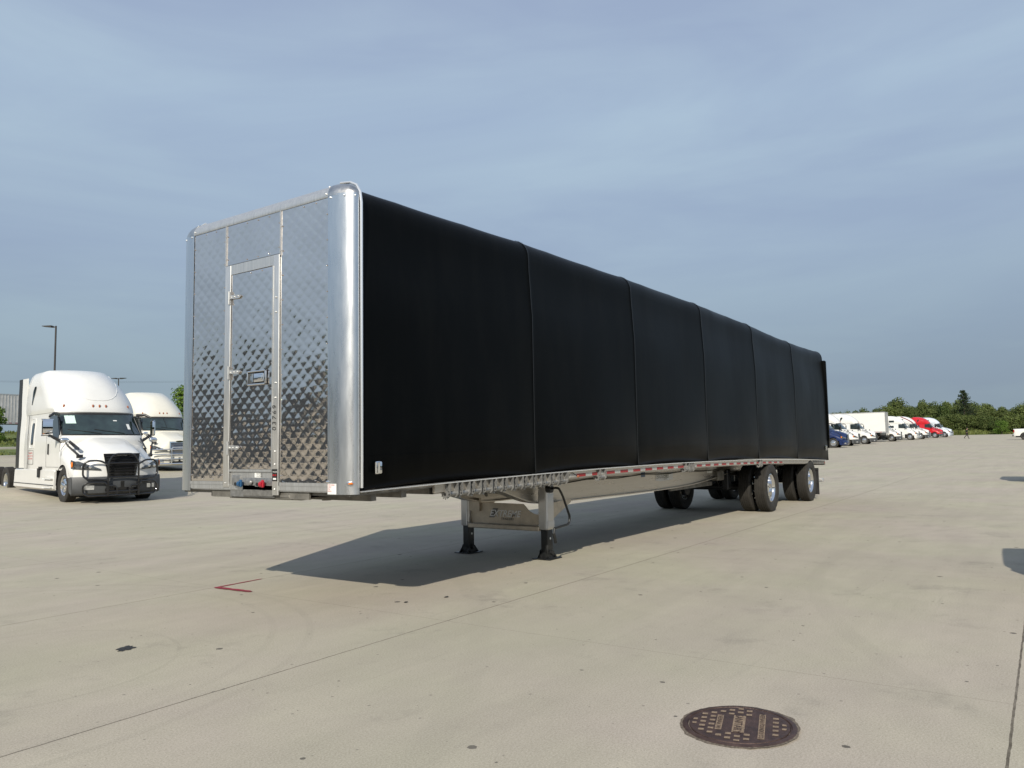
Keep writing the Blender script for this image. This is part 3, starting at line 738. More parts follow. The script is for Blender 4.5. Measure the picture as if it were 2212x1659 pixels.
    mb = MB(); mb.ball((-.02, 1.33, 1.20), .026, n=10, sc=(.8, 1.3, 1)); mb.build('electrical_socket', M['zinc'], T)
    mb = MB()
    for yy, w in ((1.25, .09),): mb.box(.004, .0085, yy - w/2, yy + w/2, 1.245, 1.295)
    text(mb, 'NOTICE', (.003, 1.265, 1.272), (0, -1, 0), (0, 0, 1), .022, mi=1); text(mb, 'CAUTION', (.003, 1.265, 1.252), (0, -1, 0), (0, 0, 1), .018, mi=1)
    mb.build('small_sticker', [M['paper'], M['inkgrey']], T, smooth=False)
    mb = MB(); mb.box(-.020, -.0165, .936, 1.004, 1.215, 1.325, mi=0); mb.box(-.0215, -.019, .946, .99, 1.228, 1.244, mi=1); mb.box(-.0215, -.019, .944, .966, 1.262, 1.278, mi=2); mb.box(-.0215, -.019, .974, .996, 1.262, 1.278, mi=2)
    text(mb, 'TRAILER', (-.0215, .998, 1.294), (0, -1, 0), (0, 0, 1), .018, mi=1)
    mb.build('warning_decal', [M['inkblk'], M['paper'], M['tape_r']], T, smooth=False)
    # corner decal, bolt and amber marker
    mb = MB(); pz = 1.11
    def postx(y): a = math.asin(min(1, max(0, (.262 - y)/.262))); return .105 - .113*math.cos(a)
    rows = [[(postx(y) - .003, y, z) for z in (1.108, 1.20)] for y in (.262, .24, .22, .20, .18, .16)]
    mb.grid(rows)
    for k, s_ in enumerate(('SLIDE UNDER', '2-PIECE', 'STOP', 'SPRING')): text(mb, s_, (-.0125, .26, 1.185 - k*.018), (.0, -1, 0), (0, 0, 1), .014, mi=1)
    mb.tube([(-.010 + .01, .19, 1.18), (-.002, .172, 1.15)], .002, mi=2)
    mb.build('corner_decal', [M['paper'], M['inkred'], M['inkblk']], T, smooth=False)
    mb = MB(); mb.ball((-.012, .262, 1.215), .014, n=8); mb.build('bolt', M['chrome'], T)
    mb = MB(); mb.ball((.045, .035, 1.20), .026, n=12, sc=(1.1, 1.1, .55)); mb.ball((.050, .045, 1.20), .032, n=12, mi=1, sc=(1.1, 1.2, .6)); mb.build('marker_light', [M['amber'], M['chrome']], T)
    # --- kingpin plate / upper coupler
    mb = MB()
    mb.loft([[(.02, .82, 1.065), (.02, 1.70, 1.065), (.02, 1.70, 1.09), (.02, .82, 1.09)], [(.10, .74, 1.035), (.10, 1.74, 1.035), (.10, 1.74, 1.05), (.10, .74, 1.05)], [(.9, .6, 1.065), (.9, 1.99, 1.065), (.9, 1.99, 1.08), (.9, .6, 1.08)], [(1.4, .7, 1.07), (1.4, 1.89, 1.07), (1.4, 1.89, 1.085), (1.4, .7, 1.085)]])
    mb.cyl((.045, .80, 1.052), (.045, 1.72, 1.052), .012)
    mb.box(.03, .05, .55, 2.0, 1.05, 1.14)
    mb.cyl((.9, 1.295, .97), (.9, 1.295, 1.04), .05)
    mb.build('kingpin_plate', M['under'], T)
    # --- deck, side rails
    mb = MB()
    X_ = [0.06 + (TL - .46)*k/60 for k in range(61)]
    mb.loft([[(x, .06, 1.085), (x, TW - .06, 1.085), (x, TW - .06, 1.128), (x, .06, 1.128)] for x in X_])
    for k in range(42):
        x = .35 + k*.40
        mb.box(x, x + .07, .10, TW - .10, 1.02, 1.084)
    mb.build('deck', M['under'], T, bend=True)
    for sgn in (0, 1):
        Y = (lambda y: y) if sgn == 0 else (lambda y: TW - y)
        mb = MB()
        mb.loft([[(x, Y(.030), 1.035), (x, Y(.030), 1.122), (x, Y(.058), 1.122), (x, Y(.058), 1.020), (x, Y(.09), 1.020), (x, Y(.09), 1.027), (x, Y(.06), 1.030)] for x in [1.15 + (TL - 1.6)*k/50 for k in range(51)]])
        mb.build('side_rail', M['beam'], T, bend=True, ang=20)
        mb = MB()
        mb.loft([[(x, Y(-.012), 1.118), (x, Y(-.012), 1.1275), (x, Y(.04), 1.1275), (x, Y(.04), 1.118)] for x in [.13 + (TL - .15)*k/60 for k in range(61)]])
        mb.build('rail_edge', M['bright'], T, bend=True, ang=20)
    mb = MB(); mb.poly([(TL - .42, -.0, 1.02), (TL - .42, 0, 1.115), (TL - 1.6, .028, 1.115), (TL - 1.6, .028, 1.035)], (0, .02, 0)); mb.box(TL - .50, TL - .40, .0, TW, 1.00, 1.117)
    for k in range(3): mb.cyl((TL - .46, -.008, 1.03 + k*.0001 + .03), (TL - .46, .0, 1.06), .02, mi=1)
    mb.build('rear_bumper_beam', [M['under'], M['redl']], T, bend=True)
    # reflective tape
    mb = MB(); x = 3.74; k = 0
    while x < 12.95:
        w = .17 if k % 2 == 0 else .24
        mb.box(x, x + w, .0255, .0290, 1.043, 1.083, mi=(0 if k % 2 == 0 else 1)); x += w; k += 1
    mb.build('reflective_tape', [M['tape_w'], M['tape_r']], T, bend=True)
    # --- winches
    def winch(x, w, double=False):
        mb = MB()
        for xx in (x, x + w):
            pts = [(xx, -.02, 1.116), (xx, .085, 1.116), (xx, .085, 1.00), (xx, .060, .970), (xx, .010, .970), (xx, -.02, 1.00)]
            mb.poly(pts, (.007, 0, 0))
        mb.box(x, x + w + .007, .086, .092, .985, 1.116)
        mb.cyl((x - .02, .032, 1.008), (x + w + .01, .032, 1.008), .028, n=14)
        mb.cyl((x - .024, .032, 1.008), (x - .0205, .032, 1.008), .016, n=12, mi=1)
        o = mb.build('winch', [M['zinc'], M['inkblk']], T, bend=True)
        mb = MB(); n = 11; pts = []
        for q in range(n):
            a = 2*PI*q/n
            pts += [(x - .022, .032 + .040*math.cos(a), 1.008 + .040*math.sin(a)), (x - .022, .032 + .054*math.cos(a + .12), 1.008 + .054*math.sin(a + .12)), (x - .022, .032 + .040*math.cos(a + .25), 1.008 + .040*math.sin(a + .25))]
        mb.poly(pts, (.012, 0, 0)); mb.box(x - .016, x - .006, .02, .05, 1.04, 1.11)
        mb.build('ratchet', M['zinc'], o, bend=True)
    for k in range(12): winch(1.33 + k*.197, .125)
    winch(4.48, .15); winch(7.45, .15); winch(7.70, .10); winch(11.45, .12)
    # --- main beams
    for Yb in (.80, 1.79):
        mb = MB()
        prof_ = [(.3, 1.05), (2.4, 1.03), (2.85, .98), (3.1, .93), (3.85, .715), (4.2, .662), (5, .645), (9.4, .655), (10.8, .75), (12.0, .86), (17.0, .88)]
        xs_ = [.3 + 16.7*k/70 for k in range(71)]
        def zb_(x): return smooth_interp(x, prof_)
        mb.loft([[(x, Yb - .006, zb_(x) + .01), (x, Yb - .006, 1.084), (x, Yb + .006, 1.084), (x, Yb + .006, zb_(x) + .01)] for x in xs_])
        mb.loft([[(x, Yb - .07, zb_(x)), (x, Yb - .07, zb_(x) + .016), (x, Yb + .07, zb_(x) + .016), (x, Yb + .07, zb_(x))] for x in xs_])
        mb.loft([[(x, Yb - .07, 1.066), (x, Yb - .07, 1.082), (x, Yb + .07, 1.082), (x, Yb + .07, 1.066)] for x in xs_])
        for x in (3.45, 3.95): mb.cyl((x, Yb - .012, .96), (x, Yb - .005, .96), .014, mi=1)
        o = mb.build('main_beam', [M['beam'], M['inkblk']], T, bend=True)
        if Yb < 1:
            lg = MB()
            lg.poly([(8.00, Yb - .0075, .80), (8.05, Yb - .0075, .955), (8.20, Yb - .0075, .955), (8.23, Yb - .0075, .935), (8.78, Yb - .0075, .94), (8.76, Yb - .0075, .795), (8.2, Yb - .0075, .78)], (0, -.0015, 0), mi=2)
            text(lg, 'EXTREME', (8.045, Yb - .0098, .842), (1, 0, .0), (0, 0, 1), .125, mi=0, shear=.25, bold=.06, spacing=.98)
            text(lg, 'EXTREME', (8.04, Yb - .0105, .845), (1, 0, .0), (0, 0, 1), .125, mi=1, shear=.25, bold=.02, spacing=.98)
            text(lg, 'TRAILERS', (8.30, Yb - .0105, .800), (1, 0, .0), (0, 0, 1), .048, mi=1, shear=.25, bold=.01, spacing=1.1)
            lg.build('logo_sticker', [M['inkblk'], M['paper'], M['frame']], o, bend=True, smooth=False)
            st = MB(); st.box(7.42, 7.58, Yb - .0095, Yb - .0065, .88, .985, mi=1); st.box(10.55, 11.05, Yb - .0095, Yb - .0065, .93, 1.02); st.box(10.50, 10.80, Yb - .0095, Yb - .0065, .86, .925)
            for k in range(4): text(st, 'VIN PLATE', (10.57, Yb - .0105, 1.0 - k*.02), (1, 0, 0), (0, 0, 1), .018, mi=2)
            st.build('data_plate', [M['paper'], M['gladb'], M['inkgrey']], o, bend=True, smooth=False)
    # gusset/diagonal straps behind the neck
    mb = MB(); mb.tube([(3.0, .9, 1.0), (3.7, 1.3, .80)], .02); mb.tube([(3.3, .62, 1.02), (3.5, .82, .90)], .018)
    mb.box(3.2, 4.4, 1.2, 1.24, .88, .985); mb.box(3.5, 3.56, .81, 1.78, .84, .98); mb.box(3.2, 4.2, .95, 1.65, .905, .915)
    mb.build('neck_bracing', M['under'], T, bend=True)
    # --- landing gear
    for Yl in (.64, 1.96):
        sg = -1 if Yl < 1 else 1
        mb = MB()
        mb.box(4.05, 4.23, Yl - .075, Yl + .075, .385, 1.06, bev=.018)
        mb.box(4.035, 4.245, Yl - .085, Yl + .02, .98, 1.04, bev=.01)
        mb.box(4.044, 4.052, Yl - .055, Yl - .03, .40, .98); mb.box(4.06, 4.22, Yl - .0775, Yl - .0745, .42, .5)
        for zz in (.96, .92, .60, .44): mb.ball((4.045, Yl + .055*(-sg), zz), .013, n=6)
        if Yl < 1:
            mb.box(4.12, 4.20, Yl - .079, Yl - .075, .94, .985, mi=1); mb.box(4.12, 4.20, Yl - .079, Yl - .075, .86, .93, mi=2)
        o = mb.build('landing_leg', [M['frame'], M['inkblk'], M['paper']], T)
        mb = MB(); mb.box(4.075, 4.205, Yl - .055, Yl + .055, .03, .42, bev=.01); mb.cyl((4.14, Yl - .060, .27), (4.14, Yl - .0545, .27), .016, mi=1)
        mb.build('inner_tube', [M['steelblk'], M['paper']], o)
        mb = MB(); mb.box(3.985, 4.295, Yl - .14, Yl + .14, .004, .014)
        for ys_ in (-.062, .062):
            mb.poly([(4.0, Yl + ys_, .014), (4.28, Yl + ys_, .014), (4.19, Yl + ys_, .105), (4.09, Yl + ys_, .105)], (0, .008 if ys_ > 0 else -.008, 0))
        for xs2 in (4.06, 4.22): mb.poly([(xs2, Yl - .10, .014), (xs2, Yl + .10, .014), (xs2, Yl + .03, .09), (xs2, Yl - .03, .09)], (.006, 0, 0))
        mb.cyl((4.14, Yl - .10, .085), (4.14, Yl + .10, .085), .030, n=14)
        mb.build('foot', M['steelblk'], o)
    mb = MB()   # laser cut brace plate
    xb = 4.10
    pl = [(xb, 1.88, .43), (xb, 1.88, .60), (xb, 1.78, .70), (xb, 1.56, .72), (xb, .98, .715), (xb, .94, .68), (xb, .88, .62), (xb, .80, .585), (xb, .72, .575), (xb, .72, .43)]
    mb.poly(pl, (.008, 0, 0)); mb.box(4.04, 4.15, .70, 1.90, .365, .43, bev=.01)
    mb.box(4.06, 4.10, 1.70, 1.88, .60, .78)
    o = mb.build('brace_plate', M['tanplate'], T, ang=20)
    lg = MB()
    lg.poly([(4.0975, 1.56, .515), (4.0975, 1.49, .645), (4.0975, 1.40, .645), (4.0975, 1.47, .515)], (.002, 0, 0), mi=0)
    text(lg, 'EXTREME', (4.095, 1.55, .535), (0, -1, .0), (0, 0, 1), .125, mi=1, shear=.3, bold=.022, spacing=.98)
    text(lg, 'TRAILERS', (4.095, 1.36, .487), (0, -1, .0), (0, 0, 1), .048, mi=0, shear=.3, bold=.006, spacing=1.1)
    lg.build('cut_out_logo', [M['inkgrey'], M['logo']], o, smooth=False)
    mb = MB(); mb.poly([(4.235, .66, .46), (4.235, .66, .72), (4.83, .66, .75), (4.83, .66, .70)], (0, .008, 0)); mb.build('gusset_plate', M['tanplate'], T, ang=20); mb = MB(); mb.poly([(4.235, 1.94, .46), (4.235, 1.94, .72), (4.83, 1.94, .75), (4.83, 1.94, .70)], (0, .008, 0))
    mb.build('gusset_plate', M['tanplate'], T, ang=20)
    mb = MB()
    mb.tube([(4.14, .57, .92), (4.02, .42, .945), (4.0, .35, .945), (4.09, .35, .85), (4.27, .35, .55), (4.24, .35, .46), (3.87, .35, .435)], .0155, n=10, round_=.05)
    mb.tube([(3.88, .35, .435), (3.86, .35, .37)], .013); mb.tube([(3.855, .35, .375), (3.90, .35, .25)], .021, n=10)
    mb.cyl((4.07, .57, .93), (4.07, .50, .93), .055, n=14)
    mb.build('crank_handle', M['steelblk'], T)
    # --- axles, suspension, wheels
    for xa in (12.30, 15.66):
        mb = MB(); mb.cyl((xa, .1, .51), (xa, TW - .1, .51), .065, n=14)
        for yy in (.80, 1.79):
            mb.box(xa - .75, xa - .55, yy - .07, yy + .07, .50, .93, bev=.02); mb.box(xa - .70, xa + .30, yy - .05, yy + .05, .52, .64, bev=.02)
            mb.cyl((xa + .28, yy, .60), (xa + .28, yy, .88), .14, n=16)
            mb.cyl((xa, yy + (-.16 if yy < 1 else .16), .51), (xa, yy + (-.30 if yy < 1 else .30), .51), .20, n=18)
        mb.cyl((xa + .1, 1.0, .55), (xa + .1, 1.2, .55), .09, n=12); mb.cyl((xa + .1, 1.5, .55), (xa + .1, 1.7, .55), .09, n=12)
        mb.build('axle', M['steelblk'], T)
        for sgn in (0, 1):
            s_ = -1 if sgn == 0 else 1
            yo = .14 if sgn == 0 else TW - .14; yi = .485 if sgn == 0 else TW - .485
            wheel(T, xa, yo, .51, side=s_, style='dish', seg=48)
            wheel(T, xa, yi, .51, side=-s_, style='dish', seg=36)
    mb = MB(); mb.box(10.9, 11.25, .70, .86, .72, .92, bev=.02); mb.box(8.8, 10.95, .86, .90, .62, .70); mb.box(9.0, 11.0, 1.7, 1.74, .60, .68); mb.box(10.6, 16.9, .83, .90, .78, .86); mb.box(10.6, 16.9, 1.69, 1.76, .78, .86)
    mb.box(10.2, 11.2, 1.0, 1.6, .66, .84, bev=.06)
    for k in range(6): mb.cyl((9.1 + k*.33, .857, .66), (9.1 + k*.33, .853, .66), .018)
    mb.build('suspension_frame', M['under'], T)
    for yy in (.02, TW - .64):
        mb = MB(); mb.box(16.40, 16.425, yy, yy + .62, .12, .74); mb.box(16.38, 16.44, yy, yy + .62, .74, .80); mb.build('mud_flap', M['blackpl'], T)
    mb = MB(); mb.box(16.75, 16.87, .0, TW, .42, .52, bev=.015)
    for yy in (.6, 1.9): mb.box(16.76, 16.86, yy, yy + .1, .52, .92)
    mb.build('underride_guard', M['frame'], T)
    for k_, yy in enumerate((.74, .72)):
        mb = MB(); mb.tube([(4.4 + .5*q, yy, .93 - .012*k_ - .014*math.sin(q*1.7 + k_)) for q in range(15)], .007, n=6); mb.build('air_hose', M['inkblk'], T, bend=True)
    mb = MB(); mb.tube([(11.2, .9, .80), (11.6, .95, .58), (12.1, .98, .62)], .012, n=6); mb.build('air_hose', M['inkblk'], T, bend=True)
    # lamps under the rail
    mb = MB(); mb.tube([(3.80, .02, 1.10), (3.86, -.01, 1.06)], .006); mb.ball((3.88, -.015, 1.052), .016, n=8, mi=1); mb.build('side_lamp', [M['inkblk'], M['amberd']], T, bend=True)
    return T
trailer()

# ------------------------------------------------------------------ highway tractors
AX = -1.25            # steer axle, measured back from the bumper
CAB_KEYS = dict(
    xf=[(.9, -1.50), (1.6, -1.46), (1.96, -1.40), (2.30, -1.70), (2.66, -2.00), (2.70, -1.97), (2.80, -1.99), (3.0, -2.10), (3.3, -2.36), (3.55, -2.66), (3.75, -3.0), (3.88, -3.40), (3.95, -3.8), (3.97, -4.2)],
    hw=[(.9, 1.17), (1.6, 1.18), (1.96, 1.17), (2.66, 1.13), (2.80, 1.15), (3.0, 1.15), (3.3, 1.13), (3.55, 1.10), (3.75, 1.04), (3.88, .94), (3.95, .76), (3.97, .50)],
    dep=[(.9, .10), (1.6, .16), (1.96, .34), (2.66, .36), (2.72, .42), (3.0, .58), (3.3, .80), (3.55, .98), (3.75, 1.05), (3.9, .8), (3.97, .3)],
    p=[(.9, 8), (1.6, 6), (1.96, 3.2), (2.66, 3.4), (2.8, 3.2), (3.3, 2.8), (3.97, 2.2)])
TS = [0, .15, .3, .45, .58, .70, .80, .87, .93, .97, .99, 1.0]
def zmap(z, rs): return z if z < 2.7 else 2.7 + (z - 2.7)*rs
def cabp(z, key): return smooth_interp(z, CAB_KEYS[key])
def front_pt(z, t, off=0.0, rs=1.0):
    x = cabp(z, 'xf') - cabp(z, 'dep')*abs(t)**cabp(z, 'p')
    return (x + off, cabp(z, 'hw')*t, zmap(z, rs))
def hwz(z): return cabp(z, 'hw')
def hood_y(y): return -.38*(abs(y)/1.2)**2.2
def tractor(name, label, loc, yaw, paint='white', roofpaint=None, group=None, style='aero', roof=1.0, bar=None, grille='black', sleeper='oblong', seg=40, hero=False, stripe=False, xr=-4.75, mirrors=True, fairing_grey=True, windows2=False):
    T = thing(name, label, 'truck', loc, yaw, group)
    P_ = M[paint]; RP = M[roofpaint or paint]
    xrr = xr; sx = (xr + 4.75) if hero else 0.0
    def ring(z, rs=1.0):
        pts = [front_pt(z, t, 0, rs) for t in reversed(TS)]           # from +y side to centre
        pts += [front_pt(z, -t, 0, rs) for t in TS[1:]]
        h = cabp(z, 'hw'); zz = zmap(z, rs)
        back = [(xrr + .08, -h, zz), (xrr, -h + .06, zz), (xrr, h - .06, zz), (xrr + .08, h, zz)]
        mid = [(lerp(pts[-1][0], xrr, k/4), -h, zz) for k in (1, 2, 3)]; mid2 = [(lerp(xrr, pts[0][0], k/4), h, zz) for k in (1, 2, 3)]
        return pts + mid + back + mid2
    mb = MB(); mb.loft([ring(z) for z in (.95, 1.1, 1.3, 1.6, 1.8, 1.96, 2.08, 2.2, 2.32, 2.44, 2.56, 2.66, 2.69)])
    cab = mb.build('cab', P_, T, ang=40)
    mb = MB(); mb.loft([ring(z, roof) for z in (2.70, 2.76, 2.84, 2.95, 3.08, 3.2, 3.32, 3.44, 3.55, 3.65, 3.74, 3.81, 3.87, 3.91, 3.94, 3.96, 3.97)])
    rf = mb.build('roof_fairing', RP, T, ang=45)
    if stripe:
        mb = MB(); rows = []
        for k in range(20):
            z = lerp(3.9, 2.0, k/19); t0 = -.97
            rows.append([front_pt(z, t, .012, roof) for t in (-.99, -.93, -.84)])
        mb.grid(rows); mb.build('stripe', M['maroon'], rf)
    # windshield
    for z0, z1, tm, off, mt, nm, par in ((1.975, 2.675, .965, .006, 'inkblk', 'windshield_surround', cab), (2.01, 2.645, .93, .014, 'glass2', 'windshield', cab)):
        mb = MB(); mb.grid([[front_pt(lerp(z0, z1, i/6), tm*(-1 + 2*j/20), off) for j in range(21)] for i in range(7)]); o = mb.build(nm, M[mt], par, ang=80)
    if hero:
        mb = MB(); mb.grid([[front_pt(lerp(2.34, 2.60, i/2), lerp(-.84, -.62, j/3), .018) for j in range(4)] for i in range(3)]); mb.build('paper_sheet', M['papergreen'], cab)
        mb = MB(); mb.grid([[front_pt(lerp(2.42, 2.48, i/2), lerp(.30, .40, j/3), .018) for j in range(4)] for i in range(2)]); mb.grid([[front_pt(lerp(2.16, 2.50, i/2), lerp(.62, .70, j/3), .017) for j in range(4)] for i in range(2)]); mb.build('sticker', M['paper'], cab)
    if hero or grille == 'chrome':
        for s_ in (-1, 1):
            mb = MB(); pts = [front_pt(2.035 + .02*k, s_*.10 - .72*k/6 + (.38 if s_ > 0 else 0), .024) for k in range(7)]; mb.tube(pts, .010, n=6); mb.build('wiper', M['blackpl'], cab)
    if grille == 'chrome':
        mb = MB(); mb.grid([[front_pt(lerp(2.0, 2.66, i/4), lerp(-.012, .012, j), .018) for j in range(2)] for i in range(5)]); mb.build('windshield_divider', M['inkblk'], cab)
    # marker lights
    for t in (-.80, -.16, 0, .16, .80):
        p = front_pt(2.86, t, .0, roof); mb = MB(); mb.ball(p, .032, n=8, sc=(1.0, .9, 1.9)); mb.build('marker_light', M['amberd'] , rf)
    # side windows, doors, sleeper details
    for s_ in (-1, 1):
        def side(poly, th=.010, off=.004, mt='glass', nm='side_window', par=cab, rr=1.0):
            mb = MB(); vs = [(x, s_*(hwz(z) + off + th), zmap(z, rr)) for x, z in poly]; vb = [(x, s_*(hwz(z) + off - .02), zmap(z, rr)) for x, z in poly]
            n = len(poly); mb.add(vs + vb, [tuple(range(n))] + [(i, (i+1) % n, n + (i+1) % n, n + i) for i in range(n)]); return mb.build(nm, M[mt], par, smooth=False)
        dx = -1.66
        side([(dx - 1.17, 1.96), (dx - .12, 1.90), (dx - .08, 2.02), (dx - .42, 2.56), (dx - .50, 2.60), (dx - 1.10, 2.60), (dx - 1.17, 2.54)])
        if hero or style == 'aero':
            mb = MB()   # door gaps
            y = s_*1.182
            door = [(dx + .06, 1.04), (dx + .02, 1.95), (dx - .36, 2.64), (dx - 1.26, 2.66), (dx - 1.30, 2.0), (dx - 1.30, 1.04), (dx + .06, 1.04)]
            for (a, b) in zip(door, door[1:]):
                mb.tube([(a[0], s_*(hwz(a[1]) + .001), a[1]), ((a[0]+b[0])/2, s_*(hwz((a[1]+b[1])/2) + .001), (a[1]+b[1])/2), (b[0], s_*(hwz(b[1]) + .001), b[1])], .0055, n=6)
            mb.build('door_gap', M['seamgap'], cab)
            side([(dx - 1.10, 1.42), (dx - 1.02, 1.42), (dx - 1.02, 1.74), (dx - 1.10, 1.74)], mt='blackpl', nm='door_handle', th=.022)
        if sleeper == 'oblong':
            w = [(x + sx, z) for x, z in [(-3.92, 1.80), (-3.88, 1.76), (-3.74, 1.76), (-3.70, 1.80), (-3.70, 2.36), (-3.74, 2.41), (-3.86, 2.41), (-3.92, 2.34)]]
            side([(x - (.02 if x < -3.8 + sx else -.02), z + (-.02 if z < 2 else .02)) for x, z in w], mt='seamgap', th=.004, nm='sleeper_window_rim'); side(w, nm='sleeper_window')
            side([(x + sx, z) for x, z in [(-4.02, 2.98), (-3.97, 2.99), (-3.72, 3.36), (-3.70, 3.46), (-3.78, 3.50), (-3.90, 3.48), (-4.00, 3.36)]], nm='roof_window', par=rf, rr=roof)
        elif sleeper == 'rect':
            side([(-4.3, 2.02), (-3.55, 2.02), (-3.50, 2.07), (-3.50, 2.32), (-3.55, 2.37), (-4.3, 2.37), (-4.35, 2.3), (-4.35, 2.07)], nm='sleeper_window')
            side([(-4.2, 2.90), (-3.45, 2.90), (-3.40, 2.95), (-3.45, 3.22), (-4.15, 3.22), (-4.2, 3.1)], nm='roof_window', par=rf, rr=roof)
        if hero and s_ == -1:
            mb = MB(); mb.M = None
            bx = [(x + sx, z) for x, z in [(-4.18, 1.12), (-3.62, 1.12), (-3.62, 1.56), (-4.18, 1.56), (-4.18, 1.12)]]
            for a, b in zip(bx, bx[1:]): mb.tube([(a[0], -1.181, a[1]), (b[0], -1.181, b[1])], .005, n=6)
            mb.tube([(-4.28 + sx, -1.175, .97), (-4.28 + sx, -1.177, 2.0), (-4.26 + sx, -1.15, 2.69)], .007, n=6)
            mb.build('locker_door_gap', M['seamgap'], cab)
            mb = MB()
            for s2, zz, sz in (('Operated By', 1.46, .075), ('LIGHTNING LOGISTICS, INC', 1.37, .048), ('USDOT 2331821', 1.28, .062)):
                text(mb, s2, (-3.90 + sx, -1.192, zz), (1, 0, 0), (0, 0, 1), sz, align='CENTER', bold=.01)
            mb.build('lettering', M['inkred'], cab, smooth=False)
            mb = MB(); rim = [(x + sx, z) for x, z in [(-4.02, 1.64), (-3.60, 1.64), (-3.57, 1.70), (-3.57, 2.52), (-3.62, 2.57), (-3.98, 2.57), (-4.04, 2.50), (-4.04, 1.70), (-4.02, 1.64)]]
            for a, b in zip(rim, rim[1:]): mb.tube([(a[0], -hwz(a[1]) - .002, a[1]), (b[0], -hwz(b[1]) - .002, b[1])], .012, n=6)
            mb.build('window_moulding', P_, cab)
        # side extenders
        hx = lambda z: max(hwz(z), 1.13)
        mb = MB(); ztop = zmap(3.80, roof)
        mb.loft([[(xr + .02, s_*(hx(z) - .004), zmap(z, roof)), (xr - .38, s_*(hx(z) + .03), zmap(z, roof)), (xr - .38, s_*(hx(z) + .0), zmap(z, roof)), (xr + .02, s_*(hx(z) - .04), zmap(z, roof))] for z in (1.0, 2.0, 2.7, 3.2, 3.55, 3.78)])
        ex = mb.build('side_extender', P_, T)
        mb = MB(); mb.loft([[(xr - .381, s_*(hx(z) + .028), zmap(z, roof)), (xr - .74, s_*(hx(z) + .045), zmap(z, roof)), (xr - .74, s_*(hx(z) + .02), zmap(z, roof)), (xr - .381, s_*(hx(z) + .002), zmap(z, roof))] for z in (1.0, 2.0, 2.7, 3.2, 3.55, 3.78)])
        mb.build('rubber_edge', M['blackpl'], ex)
        # skirts and steps
        mb = MB(); q = 1.20
        mb.loft([[(-1.98, s_*(q - .05), .93), (-1.98, s_*(q + .0), .90), (-1.98, s_*(q + .02), .40), (-1.98, s_*(q - .05), .36)]] + [[(x, s_*(q - .05), .97), (x, s_*q, .94), (x, s_*(q + .025), .38 + .02*abs(x+2)/3), (x, s_*(q - .05), .34)] for x in (-2.1, -2.9, -2.95, -4, -5.6 + sx)])
        skirt_p = M['greypl'] if fairing_grey and paint != 'blue' and not hero and style != 'smooth' else P_
        sk = mb.build('side_skirt', P_ if hero or style == 'smooth' else skirt_p, T, ang=30)
        mb = MB()
        for zz in (.42, .68): mb.box(-2.85, -2.05, s_*(q - .02), s_*(q + .07), zz, zz + .05, bev=.015)
        mb.build('step', M['zinc'] if not hero else P_, sk)
        if hero:
            mb = MB(); mb.box(-3.55, -3.40, s_*(q + .0), s_*(q + .05), .72, 1.0, bev=.01); mb.box(-3.45, -3.33, s_*(q - .02), s_*(q + .04), .98, 1.05, bev=.01); mb.tube([(-5.55 + sx, s_*(q + .03), .52), (-2.0, s_*(q + .035), .5)], .012, n=6); mb.build('skirt_bracket', M['blackpl'], sk)
    # --- hood
    xs_ = [-1.62, -1.5, -1.4, -1.3, -1.15, -1.0, -.85, -.7, -.6, -.5, -.4, -.3, -.2, -.12, -.06, -.02, 0.0]
    def ztop(x): return smooth_interp(x, [(-1.65, 1.965), (-1.3, 1.90), (-.9, 1.78), (-.5, 1.66), (-.2, 1.54), (-.06, 1.46), (0, 1.38)])
    def zf(x): return smooth_interp(x, [(-1.65, 1.74), (-1.3, 1.56), (-.9, 1.42), (-.5, 1.29), (-.2, 1.18), (0, 1.10)])
    def zlow(x):
        dx = abs(x - AX)
        if dx < .62: return .50 + math.sqrt(.62*.62 - dx*dx)
        return .50 if x < AX else .74
    secf = [(0, 1, 0), (.18, 1, 0), (.36, .97, .0), (.50, .86, 0), (.62, .60, 0), (.74, .28, 0), (.86, .10, 0), (.98, 0, .0), (1.08, 0, -.05), (1.16, 0, -.14), (1.20, 0, -.28)]
    def hsec(x):
        half = []; sh = max(0, min(1, (x + 1.25)/1.25)); sh = sh*sh*(3 - 2*sh)
        nose = lerp(1.0, .985, sh)
        for y, f, dz in secf:
            z = zf(x) + (ztop(x) - zf(x))*f + dz
            half.append((x + hood_y(y)*sh, y*nose, z))
        zl = min(zlow(x), half[-1][2] - .02)
        for k in (1, 2, 3): half.append((x + hood_y(1.2)*sh, 1.20*nose, lerp(half[10][2], zl, k/3)))
        return half
    rings = []
    for x in xs_:
        h = hsec(x); rings.append([(a, -b, c) for a, b, c in reversed(h[1:])] + h)
    top = rings[-1]
    low = [(x + .01, y, min(z, 1.0)) for x, y, z in top]; low2 = [(x + .01, y, .76) for x, y, z in top]
    mb = MB(); mb.grid(rings + [low, low2]); hood = mb.build('hood', P_, T, ang=50)
    def fx(y, z=1.0): return hood_y(y) + .012 - max(0, (z - 1.0))*.06
    def fpatch(pts2, off, mt, nm, par, n=10, th=.02):
        """quad patch on the front fascia: pts2 = (y0,z0lo,z0hi),(y1,...)"""
        mb = MB(); rows = []
        for k in range(n + 1):
            t = k/n; y = lerp(pts2[0][0], pts2[1][0], t); za = lerp(pts2[0][1], pts2[1][1], t); zb2 = lerp(pts2[0][2], pts2[1][2], t)
            rows.append([(fx(y, za) - .03, y, za), (fx(y, za) + off, y, za), (fx(y, (za+zb2)/2) + off + .008, y, (za + zb2)/2), (fx(y, zb2) + off, y, zb2), (fx(y, zb2) - .03, y, zb2)])
        mb.grid(rows); return mb.build(nm, M[mt], par, ang=60)
